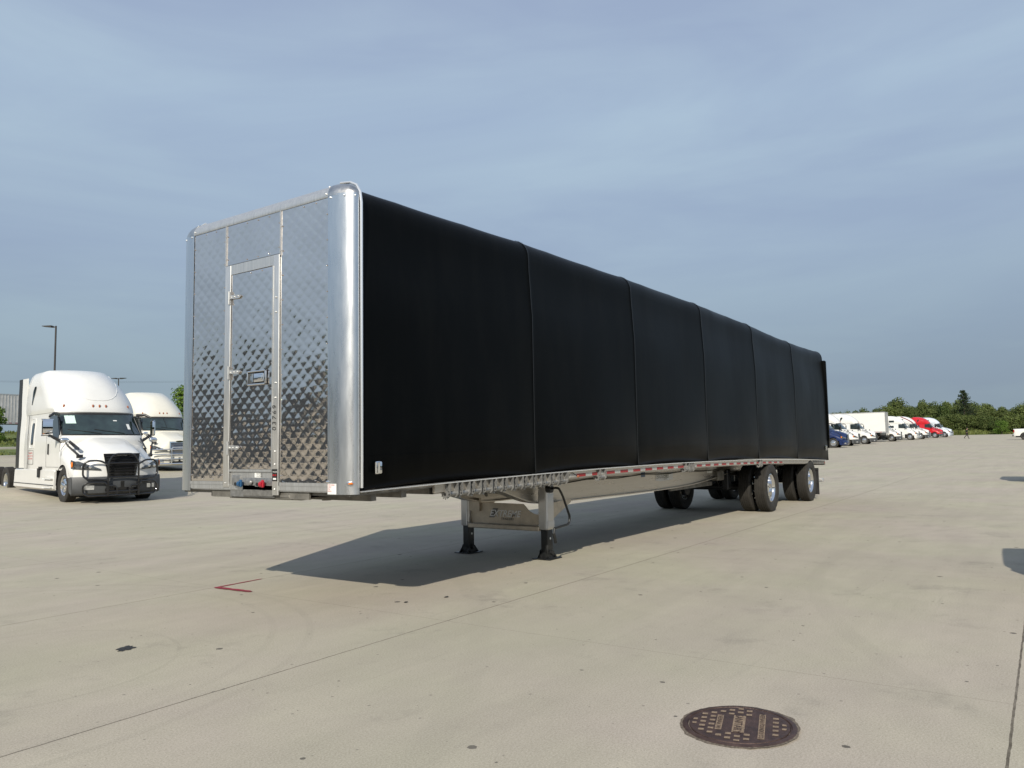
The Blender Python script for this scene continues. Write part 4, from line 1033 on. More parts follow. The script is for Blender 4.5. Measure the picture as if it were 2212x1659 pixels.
    # grille
    if grille == 'black':
        mb = MB(); rows = []
        for k in range(13):
            t = -1 + k/6
            rows.append([(fx(.44*t, z) + .018 - .0*abs(t), t*(.34 + .16*((z - .55)/.85)), z) for z in (.58, .8, 1.0, 1.2, 1.36, 1.415)])
        mb.grid(rows); g = mb.build('grille', M['blackgl'], T, ang=60)
        mb = MB()
        for k in range(9):
            z = .64 + k*.085; w = .31 + .15*((z - .55)/.85)
            mb.grid([[(fx(w*t, z) + .028, w*t, z + .016), (fx(w*t, z) + .052, w*t, z), (fx(w*t, z) + .028, w*t, z - .016)] for t in (-1, -.6, -.2, .2, .6, 1)])
        mb.build('grille_slats', M['blackpl'], g)
        mb = MB(); mb.loft([[(fx(0, 1.36) + .03 + dxx, .20*math.cos(a), 1.362 + .040*math.sin(a)) for a in [2*PI*q/20 for q in range(20)]] for dxx in (0, .018)])
        text(mb, 'FREIGHTLINER' if style == 'aero' else '', (fx(0, 1.36) + .050, .175*-1, 1.345), (0, 1, 0), (0, 0, 1), .045, mi=1, bold=.012) if style == 'aero' else None
        mb.build('badge', [M['chrome'], M['inkgrey']], g, ang=40)
    elif grille == 'chrome':
        fpatch(((-.46, .60, 1.40), (.46, .60, 1.40)), .03, 'chrome', 'grille', T, n=12)
        g = children_of(T)[-1]
        mb = MB()
        mb.grid([[(fx(.40*t) + .044, .40*t, z) for z in (.64, 1.34)] for t in (-1, -.5, 0, .5, 1)])
        mb.build('grille_mesh', M['inkblk'], g)
        mb = MB()
        for k in range(10):
            z = .68 + k*.066; mb.tube([(fx(.40*t) + .055, .40*t, z) for t in (-1, -.5, 0, .5, 1)], .013, n=6)
        mb.build('grille_slats', M['chrome'], g)
        mb = MB(); mb.loft([[(fx(0) + .04 + dxx, .20*math.cos(a), 1.40 + .040*math.sin(a)) for a in [2*PI*q/20 for q in range(20)]] for dxx in (0, .018)])
        mb.build('badge', M['chrome'], g)
    # bumper
    bm = 'greypl' if fairing_grey else paint
    mb = MB(); rows = []
    for k in range(25):
        y = 1.21*(-1 + k/12); x = .035 - .40*(abs(y)/1.21)**2.4
        rows.append([(x - .05, y, .765), (x + .0, y, .76), (x + .03, y, .70), (x + .03, y, .45), (x - .0, y, .30), (x - .12, y, .24)])
    for s_ in (-1, 1):
        pass
    mb.grid(rows)
    for s_ in (-1, 1):
        y = s_*1.21
        mb.grid([[(-.365, y, .765), (-.365, y, .26)], [(-.50, y + s_*.005, .765), (-.52, y + s_*.005, .30)], [(AX + .60, y + s_*.006, .70), (AX + .66, y + s_*.006, .34)]])
    bo = mb.build('bumper', M[bm] if grille != 'chromebig' else M['chrome'], T, ang=50)
    mb = MB(); mb.grid([[(fx(y) + .055 + .0, y, z) for z in (.34, .62)] for y in (-.46, -.25, 0, .25, .46)]); mb.build('air_intake', M['blackgl'], bo)
    for s_ in (-1, 1):
        mb = MB(); y0, y1 = s_*.72, s_*.98
        mb.grid([[(.035 - .40*(abs(y)/1.21)**2.4 + .038, y, z) for z in (.40, .46, .52)] for y in (y0, (y0+y1)/2, y1)]); mb.build('fog_lamp', M['lampw'], bo)
        # headlight
        y0, y1 = (.56, 1.14)
        hl = MB(); rows = []
        for k in range(9):
            t = k/8; y = lerp(y0, y1, t); za = lerp(.93, .98, t); zb2 = lerp(.99, 1.21, min(1, t*1.15))
            rows.append([(fx(y) - .02, s_*y, za), (fx(y) + .022, s_*y, za + .01), (fx(y) + .03, s_*y, (za+zb2)/2), (fx(y) + .018, s_*y, zb2 - .01), (fx(y) - .03, s_*y, zb2)])
        y = 1.19; rows.append([(fx(y) - .10, s_*1.205, 1.0), (fx(y) - .09, s_*1.215, 1.01), (fx(y) - .09, s_*1.22, 1.12), (fx(y) - .12, s_*1.215, 1.24), (fx(y) - .13, s_*1.2, 1.25)])
        hl.grid(rows); ho = hl.build('headlight', M['headl'], T, ang=60)
        mb = MB()
        for yy in (.80, .97): mb.ball((fx(yy) + .018, s_*yy, 1.045), .058, n=10, sc=(.45, 1, .9))
        mb.build('reflector', M['lampw'], ho)
        mb = MB(); mb.ball((fx(1.17) - .07, s_*1.200, 1.12), .055, n=8, sc=(1.2, .5, 1.7)); mb.build('turn_signal', M['amber'], ho)
        mb = MB(); mb.tube([(-1.44, s_*1.195, .98), (-1.44, s_*1.198, 1.55), (-1.46, s_*1.10, 1.70), (-1.50, s_*.98, 1.80)], .007, n=6); mb.build('hood_gap', M['seamgap'], hood)
        # cowl vent
        if style == 'aero':
            mb = MB(); mb.poly([(-1.46, s_*1.02, 1.80), (-1.46, s_*1.02, 1.88), (-.80, s_*.90, 1.60), (-.72, s_*.92, 1.53), (-.80, s_*.96, 1.53)], (0, s_*.03, .01)); mb.build('cowl_vent', M['blackgl'], hood)
        # mirrors
        mb = MB()
        yM = 1.50
        mb.box(-1.76, -1.66, s_*(yM - .08), s_*(yM + .08), 1.96, 2.46, bev=.05)
        mm = mb.build('door_mirror', M['chrome'] if hero else M['blackpl'] if style == 'aero' else M['chrome'], T)
        mb = MB(); mb.tube([(-1.62, s_*1.15, 1.80), (-1.68, s_*1.35, 1.92), (-1.70, s_*(yM - .02), 2.02)], [.05, .04, .035], n=8); mb.build('mirror_arm', M['blackpl'], mm); mb = MB(); mb.tube([(-2.05, s_*1.12, 2.62), (-1.85, s_*1.3, 2.63), (-1.72, s_*(yM - .05), 2.53)], [.05, .045, .03], n=8); mb.build('mirror_arm', M['blackpl'], mm)
        mb = MB(); mb.ball((-.98, s_*1.24, 1.82), .115, n=12, sc=(.55, 1.1, .75)); hm = mb.build('hood_mirror', M['chrome'] if hero or grille == 'chrome' else M['blackpl'], T)
        mb = MB(); mb.tube([(-.98, s_*1.22, 1.76), (-.90, s_*1.17, 1.65), (-.52, s_*1.00, 1.38)], [.022, .026, .034], n=8); mb.box(-.56, -.44, s_*.93, s_*1.03, 1.30, 1.40, bev=.02); mb.build('mirror_arm', M['blackpl'], hm)
        # wheels
        wheel(T, AX, s_*1.05, .51, w=.29, side=s_, style='steer', seg=seg)
        mb = MB(); rows = [[(AX + .64*math.cos(a), s_*yy, .50 + .64*math.sin(a)) for yy in (.70, 1.19)] for a in [PI*q/12 for q in range(13)]]; mb.grid(rows); mb.box(AX - .64, AX + .64, s_*.66, s_*.70, .45, 1.15); mb.build('wheel_arch', M['blackpl'], T)
        for xa in (-6.85 + sx, -8.15 + sx):
            wheel(T, xa, s_*1.07, .51, side=s_, style='dish', seg=24)
    mb = MB()
    for s_ in (-1, 1): mb.box(-8.8 + sx, -.3, s_*.38, s_*.46, .70, .95); mb.cyl((-3.0, s_*.8, .62), (-4.6, s_*.8, .62), .3, n=16)
    for xa in (AX, -6.85 + sx, -8.15 + sx): mb.cyl((xa, -1.0, .51), (xa, 1.0, .51), .06); mb.box(xa - .2, xa + .2, -.25, .25, .35, .75, bev=.08)
    mb.box(-7.9, -7.1, -.45, .45, .96, 1.12, bev=.04); mb.box(-1.9, -.45, -.75, .75, .34, 1.10); mb.box(-4.7, -1.6, -1.0, 1.0, .55, .95)
    mb.build('chassis', M['steelblk'], T)
    if bar:
        mb = MB(); r = .027
        ks = .80 if bar == 'black' else 1.0
        def fy(pts): return [(.135 - (.40*max(0, abs(y*ks) - .40)**1.4), y*ks, z) for y, z in pts]
        if bar == 'black':
            mb.tube(fy([(-.52, .26), (-.52, 1.18), (-.34, 1.40), (.34, 1.40), (.52, 1.18), (.52, .26)]), r, round_=.12)
            for z in (1.14, .74, .34): mb.tube(fy([(-.52, z), (-.2, z), (.2, z), (.52, z)]), r*.85)
            for s_ in (-1, 1):
                mb.tube(fy([(s_*.52, 1.10), (s_*.78, 1.22), (s_*1.12, 1.22), (s_*1.27, 1.12), (s_*1.27, .80), (s_*1.16, .70), (s_*.52, .68)]), r, round_=.08)
                mb.tube(fy([(s_*.52, .50), (s_*.62, .60), (s_*1.14, .60), (s_*1.26, .52), (s_*1.26, .32), (s_*1.12, .23), (s_*.26, .23), (s_*.22, .28), (s_*.22, .44), (s_*.30, .50), (s_*.50, .50)]), r, round_=.07)
                mb.box(.03, .16, s_*.39, s_*.44, .2, .60)
            mb.tube(fy([(-.26, .23), (.26, .23)]), r)
        else:
            for z in (1.02, .78, .55): mb.tube(fy([(-1.22, z - .02), (-.6, z), (.6, z), (1.22, z - .02)]), r*1.1)
            for s_ in (-1, 1): mb.tube(fy([(s_*.42, .3), (s_*.42, 1.05), (s_*.34, 1.12)]), r*1.2, round_=.08)
            mb.tube(fy([(-.42, 1.02), (-.34, 1.12), (.34, 1.12), (.42, 1.02)]), r, round_=.05)
            mb.tube(fy([(-1.22, .32), (-.6, .32), (.6, .32), (1.22, .32)]), r*1.6)
        mb.build('grille_guard', M['blackgl'] if bar == 'black' else M['chrome'], T)
    if hero:
        mb = MB(); text(mb, '45', (-.56, -1.207, 1.12), (1, 0, 0), (0, 0, 1), .12, shear=.2); mb.build('fleet_number', M['inkgrey'], hood, smooth=False)
        # embossed roof contour
        mb = MB(); pts = []
        for k in range(15):
            t = -.86 + 1.72*k/14; z = 3.02 + .80*(abs(t)/.86)**3.0
            pts.append(front_pt(z, t, -.004, roof))
        mb.tube(pts, .016, n=6); mb.build('roof_moulding', RP, rf)
    if not hero and seg < 30: pass
    return T

YAW = math.atan2(-0.993, -0.12)
hero_t = tractor('semi_truck', 'white sleeper truck with black grille guard parked at the left, nearest the camera', (8.10, 18.62, 0), YAW - .04, 'white', hero=True, bar='black', roof=1.15, xr=-5.45, group='parked semi trucks'); hero_t.scale = (1.065, 1.065, 1.065)
tractor('semi_truck', 'cream white sleeper truck with chrome grille and chrome guard, half hidden behind the trailer front', (17.2, 30.2, terrain(17.2, 31.2)), YAW - .04, 'cream', bar='chrome', grille='chrome', roof=1.08, group='parked semi trucks', fairing_grey=False)
def rowtruck(X, Y, label, dyaw=0, sc=1.0, **k):
    t = tractor('semi_truck', label, (X, Y, terrain(X, Y) - .02), -PI/2 + dyaw, group='parked semi trucks', seg=20, **k)
    t.scale = (sc, sc, sc); return t
rowtruck(83.4, 12.6, 'navy blue semi truck just right of the trailer rear, its cab hidden behind the trailer', paint='blue', grille='chrome', fairing_grey=False, style='smooth', roof=.92)
rowtruck(92.0, 13.05, 'white sleeper truck with dark bumper between the blue truck and the next white truck', paint='white')
rowtruck(102.5, 13.0, 'white sleeper truck with teardrop roof window parked in front of the white box trailer', paint='white')
rowtruck(122.2, 12.85, 'white truck with low sloping roof in front of the ribbed grey trailer end', paint='white', grille='black', sleeper='none', roof=.72, xr=-3.7)
rowtruck(134.5, 12.0, 'white sleeper truck with two dark side windows beside the maroon striped truck', paint='white', sleeper='rect', fairing_grey=False, style='smooth', bar='chrome')
rowtruck(142.0, 11.4, 'white truck with a maroon stripe over its roof, left of the red truck', paint='white', stripe=True, fairing_grey=True, grille='chrome', bar='chrome')
rowtruck(157.5, 10.9, 'bright red semi truck with dark grey bumper in the far row', paint='red')
rowtruck(165.0, 10.1, 'white truck with chrome guard at the right end of the far row', paint='coolwhite', grille='chrome', fairing_grey=False, style='smooth', bar='chrome', roof=.95)

# ------------------------------------------------------------------ box trailers
def box_trailer(label, loc, yaw, length=16.0, group=None, skin='white', ribs=False, tape=True):
    """x=0 is the rear end, body towards -x ... rear doors face +x"""
    T = thing('box_trailer', label, 'trailer', loc, yaw, group)
    mb = MB(); mb.box(-length, -.03, -1.29, 1.29, 1.15, 4.08, bev=.02)
    if ribs:
        for k in range(int(length/.30)): mb.box(-length + .1 + k*.30, -length + .15 + k*.30, -1.315, -1.291, 1.25, 4.0); mb.box(-length + .1 + k*.30, -length + .15 + k*.30, 1.291, 1.315, 1.25, 4.0)
    b = mb.build('box_body', M[skin], T, ang=20)
    mb = MB()
    for s_ in (-1, 1): mb.box(-length, 0, s_*1.30, s_*1.312, 1.10, 1.28); mb.box(-length, 0, s_*1.30, s_*1.312, 3.98, 4.09)
    mb.build('rail', M['frame'], T)
    mb = MB()
    for s_ in (-1, 1):
        mb.box(-.028, .0, s_*1.18, s_*1.31, 1.0, 4.09)
    mb.box(-.028, .0, -1.18, 1.18, 3.92, 4.09); mb.box(-.028, .0, -1.31, 1.31, .98, 1.16); mb.build('rear_frame', M['frame'], T)
    mb = MB()
    for s_ in (-1, 1):
        mb.box(-.03, -.008, s_*.01, s_*1.17, 1.17, 3.91)
        for yy in (.35, .75): mb.cyl((.012, s_*yy, 1.2), (.012, s_*yy, 3.88), .017, n=6)
        for zz in (1.5, 2.1, 2.7, 3.3): mb.box(-.006, .01, s_*1.0, s_*1.17, zz, zz + .08)
    mb.build('rear_door', M['ribgrey'], T)
    mb = MB()
    k = 0; x = -length + .2
    while x < -.5 and tape:
        for s_ in (-1, 1): mb.box(x, x + .3, s_*1.313, s_*1.318, 1.16, 1.21, mi=k % 2)
        x += .3; k += 1
    if tape: mb.build('reflective_tape', [M['tape_r'], M['tape_w']], T)
    mb = MB()
    for xa in (-1.6, -2.85): mb.cyl((xa, -1.2, .51), (xa, 1.2, .51), .07)
    mb.box(-3.6, -.9, -.6, .6, .75, 1.12); mb.box(-.15, -.05, -1.1, 1.1, .50, .60); mb.box(-.12, -.06, -.7, -.6, .6, 1.0); mb.box(-.12, -.06, .6, .7, .6, 1.0)
    for s_ in (-1, 1): mb.box(-length + 2.6, -length + 2.75, s_*.85, s_*1.0, .1, 1.12)
    mb.build('underframe', M['steelblk'], T)
    for xa in (-1.6, -2.85):
        for s_ in (-1, 1): wheel(T, xa, s_*1.13, .51, side=s_, style='dish', seg=20)
    return T
box_trailer('long white box trailer parked behind the white trucks in the far row', (118.6, 14.2, terrain(118, 15) + .25), -PI/2, group='box trailers')
box_trailer('silver corrugated box trailer at the left edge, beyond the grass bank', (21.9, 81.8, terrain(20, 81.8) - .15), 0.10, skin='corr', ribs=True, group='box trailers')
bt2 = box_trailer('silver corrugated box trailer on the grass bank just left of the white truck', (22.6 + 14.5, 82.3, terrain(30, 82) - .25), 0.10, length=14.2, skin='corr', ribs=True, group='box trailers')
# added unseen trailers behind the camera, placed to darken the front wall's reflection
for k, (bxx, byy, rz) in enumerate(((-19, -14.0, PI/2), (-20, 3.5, PI/2), (-17, 26, PI*.47))):
    box_trailer(('added dark box trailer behind the camera, mirrored in the polished wall', 'added grey ribbed box trailer behind the camera, mirrored in the polished wall', 'third added dark box trailer behind the camera, mirrored in the polished wall')[k], (bxx, byy + 8, 0), rz, skin=('mirrordark', 'ribgrey', 'mirrordark')[k], ribs=(k == 1), group='added trailers mirrored in the polished wall')

# ------------------------------------------------------------------ pickups
def pickup(label, loc, yaw, group='white pickup trucks', base=None):
    if base is not None: return dup_tree(base, loc, yaw, label, group)
    T = thing('pickup_truck', label, 'pickup truck', loc, yaw, group)
    def bottom(x):
        for xa in (1.25, 4.85):
            d = abs(x - xa)
            if d < .52: return .42 + math.sqrt(.52**2 - d*d)
        return .52
    xs = sorted([.0, .03, .1, .3, .5, .7] + [1.25 + .52*math.cos(PI*k/10) for k in range(11)] + [2.1, 2.6, 3.2, 3.8, 4.2] + [4.85 + .52*math.cos(PI*k/10) for k in range(11)] + [5.5, 5.65, 5.75, 5.8])
    def ztop(x): return interp(x, [(0, 1.43), (2.0, 1.45), (2.01, 1.42), (4.1, 1.42), (4.5, 1.36), (5.4, 1.26), (5.7, 1.16), (5.8, 1.0)])
    rings = []
    for x in xs:
        e = min(1, min(x, 5.8 - x)/.25); w = 1.01*(.90 + .10*math.sin(e*PI/2)); zt = ztop(x); zb2 = bottom(x)
        half = [(0, zt + .02), (.6*w, zt + .015), (.90*w, zt), (.965*w, zt - .04), (w, zt - .25), (w, max(zb2 + .04, .75) if zb2 < .7 else max(zb2 + .02, .95)), (.985*w, zb2)]
        rings.append([(x, -y, z) for y, z in reversed(half[1:])] + [(x, y, z) for y, z in half])
    mb = MB(); mb.grid(rings)
    for rr in (rings[0], rings[-1]): mb.add(rr, [tuple(range(len(rr)))])
    body = mb.build('body', M['white'], T, ang=35)
    mb = MB(); hw = .93
    lv = [(1.40, 1.95, 4.35, .97), (1.6, 2.02, 4.05, .93), (1.85, 2.15, 3.62, .85), (1.93, 2.35, 3.40, .78), (1.95, 2.6, 3.2, .6)]
    mb.loft([[(a + .05, -h, z), (b - .12, -h, z), (b, -h*.75, z), (b, h*.75, z), (b - .12, h, z), (a + .05, h, z), (a, h*.9, z), (a, -h*.9, z)] for z, a, b, h in lv])
    mb.build('cab', M['white'], T, ang=40)
    mb = MB()
    for s_ in (-1, 1):
        for (x0, x1, x2, x3) in ((2.2, 3.05, 3.0, 2.3), (3.12, 4.05, 3.68, 3.07)):
            mb.poly([(x0, s_*.957, 1.47), (x1, s_*.957, 1.47), (x2, s_*.872, 1.83), (x3, s_*.872, 1.83)], (0, s_*.008, 0))
    mb.poly([(1.975, -.7, 1.50), (1.975, .7, 1.50), (2.10, .62, 1.80), (2.10, -.62, 1.80)], (-.01, 0, 0)); mb.poly([(4.28, -.8, 1.47), (4.28, .8, 1.47), (3.74, .68, 1.82), (3.74, -.68, 1.82)], (.02, 0, .01))
    mb.build('windows', M['glass'], T)
    for s_ in (-1, 1):
        mb = MB(); mb.box(-.02, .10, s_*.83, s_*.985, .98, 1.33, bev=.03); mb.build('tail_light', M['redl'], T)
        mb = MB(); mb.box(5.62, 5.79, s_*.62, s_*.95, .95, 1.15, bev=.03); mb.build('headlight', M['lampw'], T)
        for xa in (1.25, 4.85):
            wheel(T, xa, s_*.90, .43, w=.28, side=s_, style='pickup', seg=24, mats=[M['steelblk'], M['inkblk']])
            mb = MB(); mb.grid([[(xa + q*math.cos(a), s_*yy, .42 + q*math.sin(a)) for q, yy in ((.50, .60), (.50, 1.0), (.515, 1.035), (.57, 1.03), (.575, 1.0))] for a in [-.1 + (PI + .2)*k/16 for k in range(17)]]); mb.build('wheel_arch_flare', M['blackpl'], T)
    mb = MB(); mb.box(-.17, .02, -.98, .98, .60, .76, bev=.04); mb.box(-.175, -.0, -.97, .97, .755, .80, bev=.012, mi=1); mb.box(-.2, -.0, -.12, .12, .48, .6, mi=1); mb.build('rear_bumper', [M['chrome'], M['blackpl']], T)
    mb = MB(); mb.box(5.74, 5.92, -.98, .98, .48, .80, bev=.05); mb.build('front_bumper', M['chrome'], T)
    mb = MB(); mb.box(.2, 5.6, -.85, .85, .34, .75); mb.box(.12, 1.9, -.80, .80, 1.452, 1.458, mi=0); mb.build('underbody', M['steelblk'], T)
    mb = MB(); mb.poly([(-.006, -.35, 1.02), (-.006, .35, 1.02), (-.006, .35, 1.14), (-.006, -.35, 1.14)], (-.01, 0, 0)); mb.build('tailgate_trim', M['white'], body)
    return T
pk = pickup('white pickup truck driving off at the far right, beyond the walking person', (117.3, -1.25, terrain(117, -2)), -PI/2)
pickup('white pickup truck cut off by the right edge, only its dark rear bumper corner showing', (25.9, -4.45, 0.05), -PI/2, base=pk)
pickup('white pickup truck beside the camera that casts the round shadow at the right edge', (4.85, -5.38, 0), -PI/2 + .05, base=pk)

# ------------------------------------------------------------------ lamp poles, wires, sign
def lamp_pole(label, loc, h, arms, yaw):
    T = thing('street_lamp', label, 'lamp post', loc, yaw, 'yard light poles')
    mb = MB(); mb.tube([(0, 0, 0), (0, 0, h)], [.070, .050], n=10); mb.cyl((0, 0, 0), (0, 0, .7), .25, n=14); mb.build('pole', M['pole'], T)
    for s_ in arms:
        mb = MB(); mb.box(s_*.05, s_*.25, -.03, .03, h - .10, h - .04); mb.poly([(s_*.22, -.16, h - .10), (s_*.80, -.16, h - .03), (s_*.80, -.16, h + .0), (s_*.22, -.16, h + .02)], (0, .32, 0)); mb.build('lamp_head', M['pole'], T)
    return T
lamp_pole('tall dark lamp pole with one head rising behind the nearest white truck', (18.3, 45.6, terrain(18, 45) - .2), 8.75, (1,), R_(125))
lamp_pole('far lamp pole with two heads between the two white trucks', (37.6, 74.2, terrain(37, 74)), 6.2, (-1, 1), R_(120))
T = thing('utility_pole', 'thin far utility pole carrying two wires behind the cream white truck', 'utility pole', (66, 105, terrain(66, 105)), R_(35))
mb = MB(); mb.tube([(0, 0, 0), (0, 0, 8.6)], [.16, .11], n=8); mb.build('pole', M['bark'], T)
mb = MB(); mb.box(-1.1, 1.1, -.06, .06, 7.9, 8.02); mb.build('crossarm', M['bark'], T)
mb = MB()
for off in (-1.0, 1.0): mb.tube([(off - 40*math.sin(0) , 90*(k/12 - .5) + 0, 8.05 + 1.2*((k/12 - .5)**2)*4 - .0) for k in range(13)], .008, n=4)
mb.build('wire', M['blackpl'], T)
T = thing('sign_board', 'black sign board on a post at the left edge above the silver trailer', 'sign', (6.83, 37.6, terrain(7, 37)), R_(35))
mb = MB(); mb.box(-.62, .62, -.03, .03, 4.05, 5.0); mb.build('board', M['blackpl'], T)
mb = MB(); mb.box(-.05, .05, -.05, .05, 0, 4.05); mb.build('post', M['pole'], T)

# ------------------------------------------------------------------ trees
def crown_mesh(mb, seed, blobs, n, leaf, gap=.0):
    random.seed(seed)
    tot = sum(b[3]**2 for b in blobs)
    for (bx_, by_, bz_, br, fl) in blobs:
        k = int(n*br*br/tot)
        for _ in range(k):
            while True:
                d = Vector((random.gauss(0, 1), random.gauss(0, 1), random.gauss(0, 1)))
                if d.length > .01: break
            d.normalize()
            rr = br*(.55 + .52*random.random()**.6) * (1 + .18*math.sin(5*d.x + seed) * math.sin(6*d.y + 2) + .12*math.sin(9*d.z + 4*d.x))
            c = Vector((bx_, by_, bz_)) + Vector((d.x, d.y, d.z*fl))*rr
            nn = (d + Vector((random.uniform(-.9, .9), random.uniform(-.9, .9), random.uniform(-.5, 1.1)))).normalized()
            a = nn.orthogonal().normalized(); a = (Matrix.Rotation(random.uniform(0, 6.28), 3, nn) @ a); b = nn.cross(a)
            s_ = leaf*random.uniform(.55, 1.25)
            mb.add([c + a*s_, c + b*s_*.62, c - a*s_, c - b*s_*.62 + nn*s_*.2], [(0, 1, 2, 3)])
def limbs(mb, h, r, seed, spread, zc):
    random.seed(seed)
    mb.tube([(0, 0, -.3), (.05, 0, h*.25), (-.04, .06, h*.5), (.03, -.03, h*.85)], [r, r*.8, r*.55, r*.15], n=8)
    for k in range(7):
        a = random.uniform(0, 6.28); z = h*random.uniform(.22, .6)
        mb.tube([(0, 0, z), (spread*.4*math.cos(a), spread*.4*math.sin(a), z + h*.14), (spread*.8*math.cos(a), spread*.8*math.sin(a), z + h*.25)], [r*.4, r*.25, r*.08], n=5)
def tree_proto(seed, h, wid, n, leaf, m='leaf', name='tree', base=.0, nb=16, flat=.85):
    T = bpy.data.objects.new(name, None); COL.objects.link(T); T.empty_display_size = .5
    random.seed(seed); blobs = [(0, 0, h*.55, wid*.55, 1.1)]
    for k in range(nb):
        a = random.uniform(0, 6.28); zz = random.uniform(h*(.14 + base), h*.90); f = math.sin(PI*min(1, max(.1, (zz/h)*.82 + .16)))**.7
        rr = wid*f*random.uniform(.35, .78); br = wid*random.uniform(.24, .42)
        blobs.append((rr*math.cos(a), rr*math.sin(a), min(zz, h - br*.8), br, flat))
    mb = MB(); crown_mesh(mb, seed, blobs, n, leaf)
    me = mb.build('crown', M[m], T, smooth=False)
    mb = MB(); limbs(mb, h*.8, h*.022 + .04, seed, wid*.8, h*.5); mb.build('trunk', M['bark'], T)
    return T
protos = [tree_proto(11, 8.0, 3.3, 3800, .20), tree_proto(12, 7.4, 3.8, 3800, .20, nb=20), tree_proto(13, 8.8, 3.0, 3800, .20, nb=18), tree_proto(14, 7.0, 3.5, 3600, .20, nb=22)]
used = [False]*4
LBL = 'dense broadleaf tree in the green wood along the far side of the yard'
def place_tree(i, x, y, s, sz, rz, label=LBL, group='trees of the far wood'):
    z = terrain(x, y) - .2
    if not used[i]:
        o = protos[i]; used[i] = True; o.location = (x, y, z); o.rotation_euler = (0, 0, rz); tag(o, label, 'tree', group)
    else: o = dup_tree(protos[i], (x, y, z), rz, label, group)
    o['category'] = 'tree'; o.scale = (s, s, sz); return o
random.seed(21)
# height profile of the wood against the sky, by bearing (image x in the 2212 px frame -> tree height in metres)
prof_h = [(1780, 6.6), (1800, 6.6), (1830, 6.8), (1850, 5.8), (1880, 7.2), (1920, 8.6), (1945, 8.8), (1975, 7.6), (2000, 8.6), (2040, 9.0), (2100, 8.4), (2130, 7.8), (2150, 7.0), (2160, 6.6), (2185, 7.6), (2212, 8.4)]
def bearing(px): r = (px - 1106)/1662.07; return (.81921 + .5707*r, .5677 - .82096*r)
cnt = 0
for row, (XX, step, sc_h) in enumerate(((212, 15, .62), (219, 15, .86), (228, 14, 1.0))):
    px = 1772 + row*5
    while px < 2300:
        bx_, by_ = bearing(px); t = (XX + random.uniform(-2, 2) + 4.65)/bx_
        x = -4.65 + t*bx_; y = -4.93 + t*by_
        hh = 1.02*interp(px, prof_h)*sc_h*random.uniform(.84, 1.12)
        i = random.randrange(4); hp = (8.0, 7.4, 8.8, 7.0)[i]
        place_tree(i, x, y, random.uniform(.75, 1.0)*(hh/hp)**.5, hh/hp, random.uniform(0, 6.28)); cnt += 1
        px += step*random.uniform(.8, 1.2)
# tall domed tree
bx_, by_ = bearing(1945); t = (226 + 4.65)/bx_
place_tree(1, -4.65 + t*bx_, -4.93 + t*by_, 1.15, 10.3/7.4, 1.0, 'tall domed broadleaf tree rising above the wood behind the parked trucks', 'tall trees above the wood')
bx_, by_ = bearing(2125); t = (224 + 4.65)/bx_
place_tree(2, -4.65 + t*bx_, -4.93 + t*by_, .9, 9.2/8.8, 1.0, 'tall broadleaf tree just right of the spruce in the wood', 'tall trees above the wood')
# spruce
def spruce(x, y, h, label):
    T = thing('spruce_tree', label, 'tree', (x, y, terrain(x, y)), 0)
    random.seed(9); mb = MB(); tr = MB(); tr.tube([(0, 0, 0), (0, 0, h)], [.22, .03], n=7)
    z = h*.12
    while z < h*.99:
        L_ = (h - z)*.46 + .45; nb = 7
        for k in range(nb):
            a = random.uniform(0, 6.28); ll = L_*random.uniform(.5, 1.25)
            tr.tube([(0, 0, z), (ll*math.cos(a), ll*math.sin(a), z - .08*ll + .12*ll*ll*.3)], [.04, .01], n=4)
            for q in range(22):
                f = random.uniform(.15, 1.0); c = Vector((ll*f*math.cos(a), ll*f*math.sin(a), z + .06*ll*f - random.uniform(0, .3)))
                nn = Vector((random.uniform(-1, 1), random.uniform(-1, 1), random.uniform(-.2, 1))).normalized(); u = nn.orthogonal().normalized(); v = nn.cross(u); s_ = random.uniform(.09, .2)
                mb.add([c + u*s_, c + v*s_*.6, c - u*s_, c - v*s_*.6], [(0, 1, 2, 3)])
        z += .33
    mb.build('crown', M['leafd'], T, smooth=False); tr.build('trunk', M['bark'], T)
bx_, by_ = bearing(2079); t = (216 + 4.65)/bx_
spruce(-4.65 + t*bx_, -4.93 + t*by_, 11.2, 'dark pointed spruce standing above the wood')
# bright bush left of the far pickup, tree at the left behind the cream truck, bush at the left edge
def single_tree(name, label, x, y, h, wid, n, leaf, m, seed, cat='tree', base=0, nb=16):
    T = tree_proto(seed, h, wid, n, leaf, m, name, base, nb); T.location = (x, y, terrain(x, y) - .1); tag(T, label, cat); return T
bx_, by_ = bearing(2157); t = (203 + 4.65)/bx_
single_tree('bush', 'pale green bush in front of the wood just left of the far pickup', -4.65 + t*bx_, -4.93 + t*by_, 3.3, 1.9, 2200, .12, 'leafb', 31, 'bush')
bx_, by_ = bearing(409); single_tree('broadleaf_tree', 'bright green leafy tree behind the cream white truck, beside the trailer front wall', -4.65 + 56*bx_, -4.93 + 56*by_, 5.5, 1.75, 7500, .085, 'leafb', 32, base=.02, nb=26)
bx_, by_ = bearing(-14); single_tree('broadleaf_tree', 'green tree cut off by the left edge in front of the silver trailer', -4.65 + 68*bx_, -4.93 + 68*by_, 3.6, 1.3, 4000, .10, 'leafb', 33, nb=18)
# added unseen tree belt behind the camera, there for the polished wall to mirror
random.seed(77)
for k in range(16):
    x = -60 + random.uniform(-4, 4); y = -60 + k*9
    i = random.randrange(4); o = place_tree(i, x, y, 1.5, 1.15, random.uniform(0, 6), 'added unseen tree behind the camera, mirrored in the polished wall', 'added trees mirrored in the polished wall')

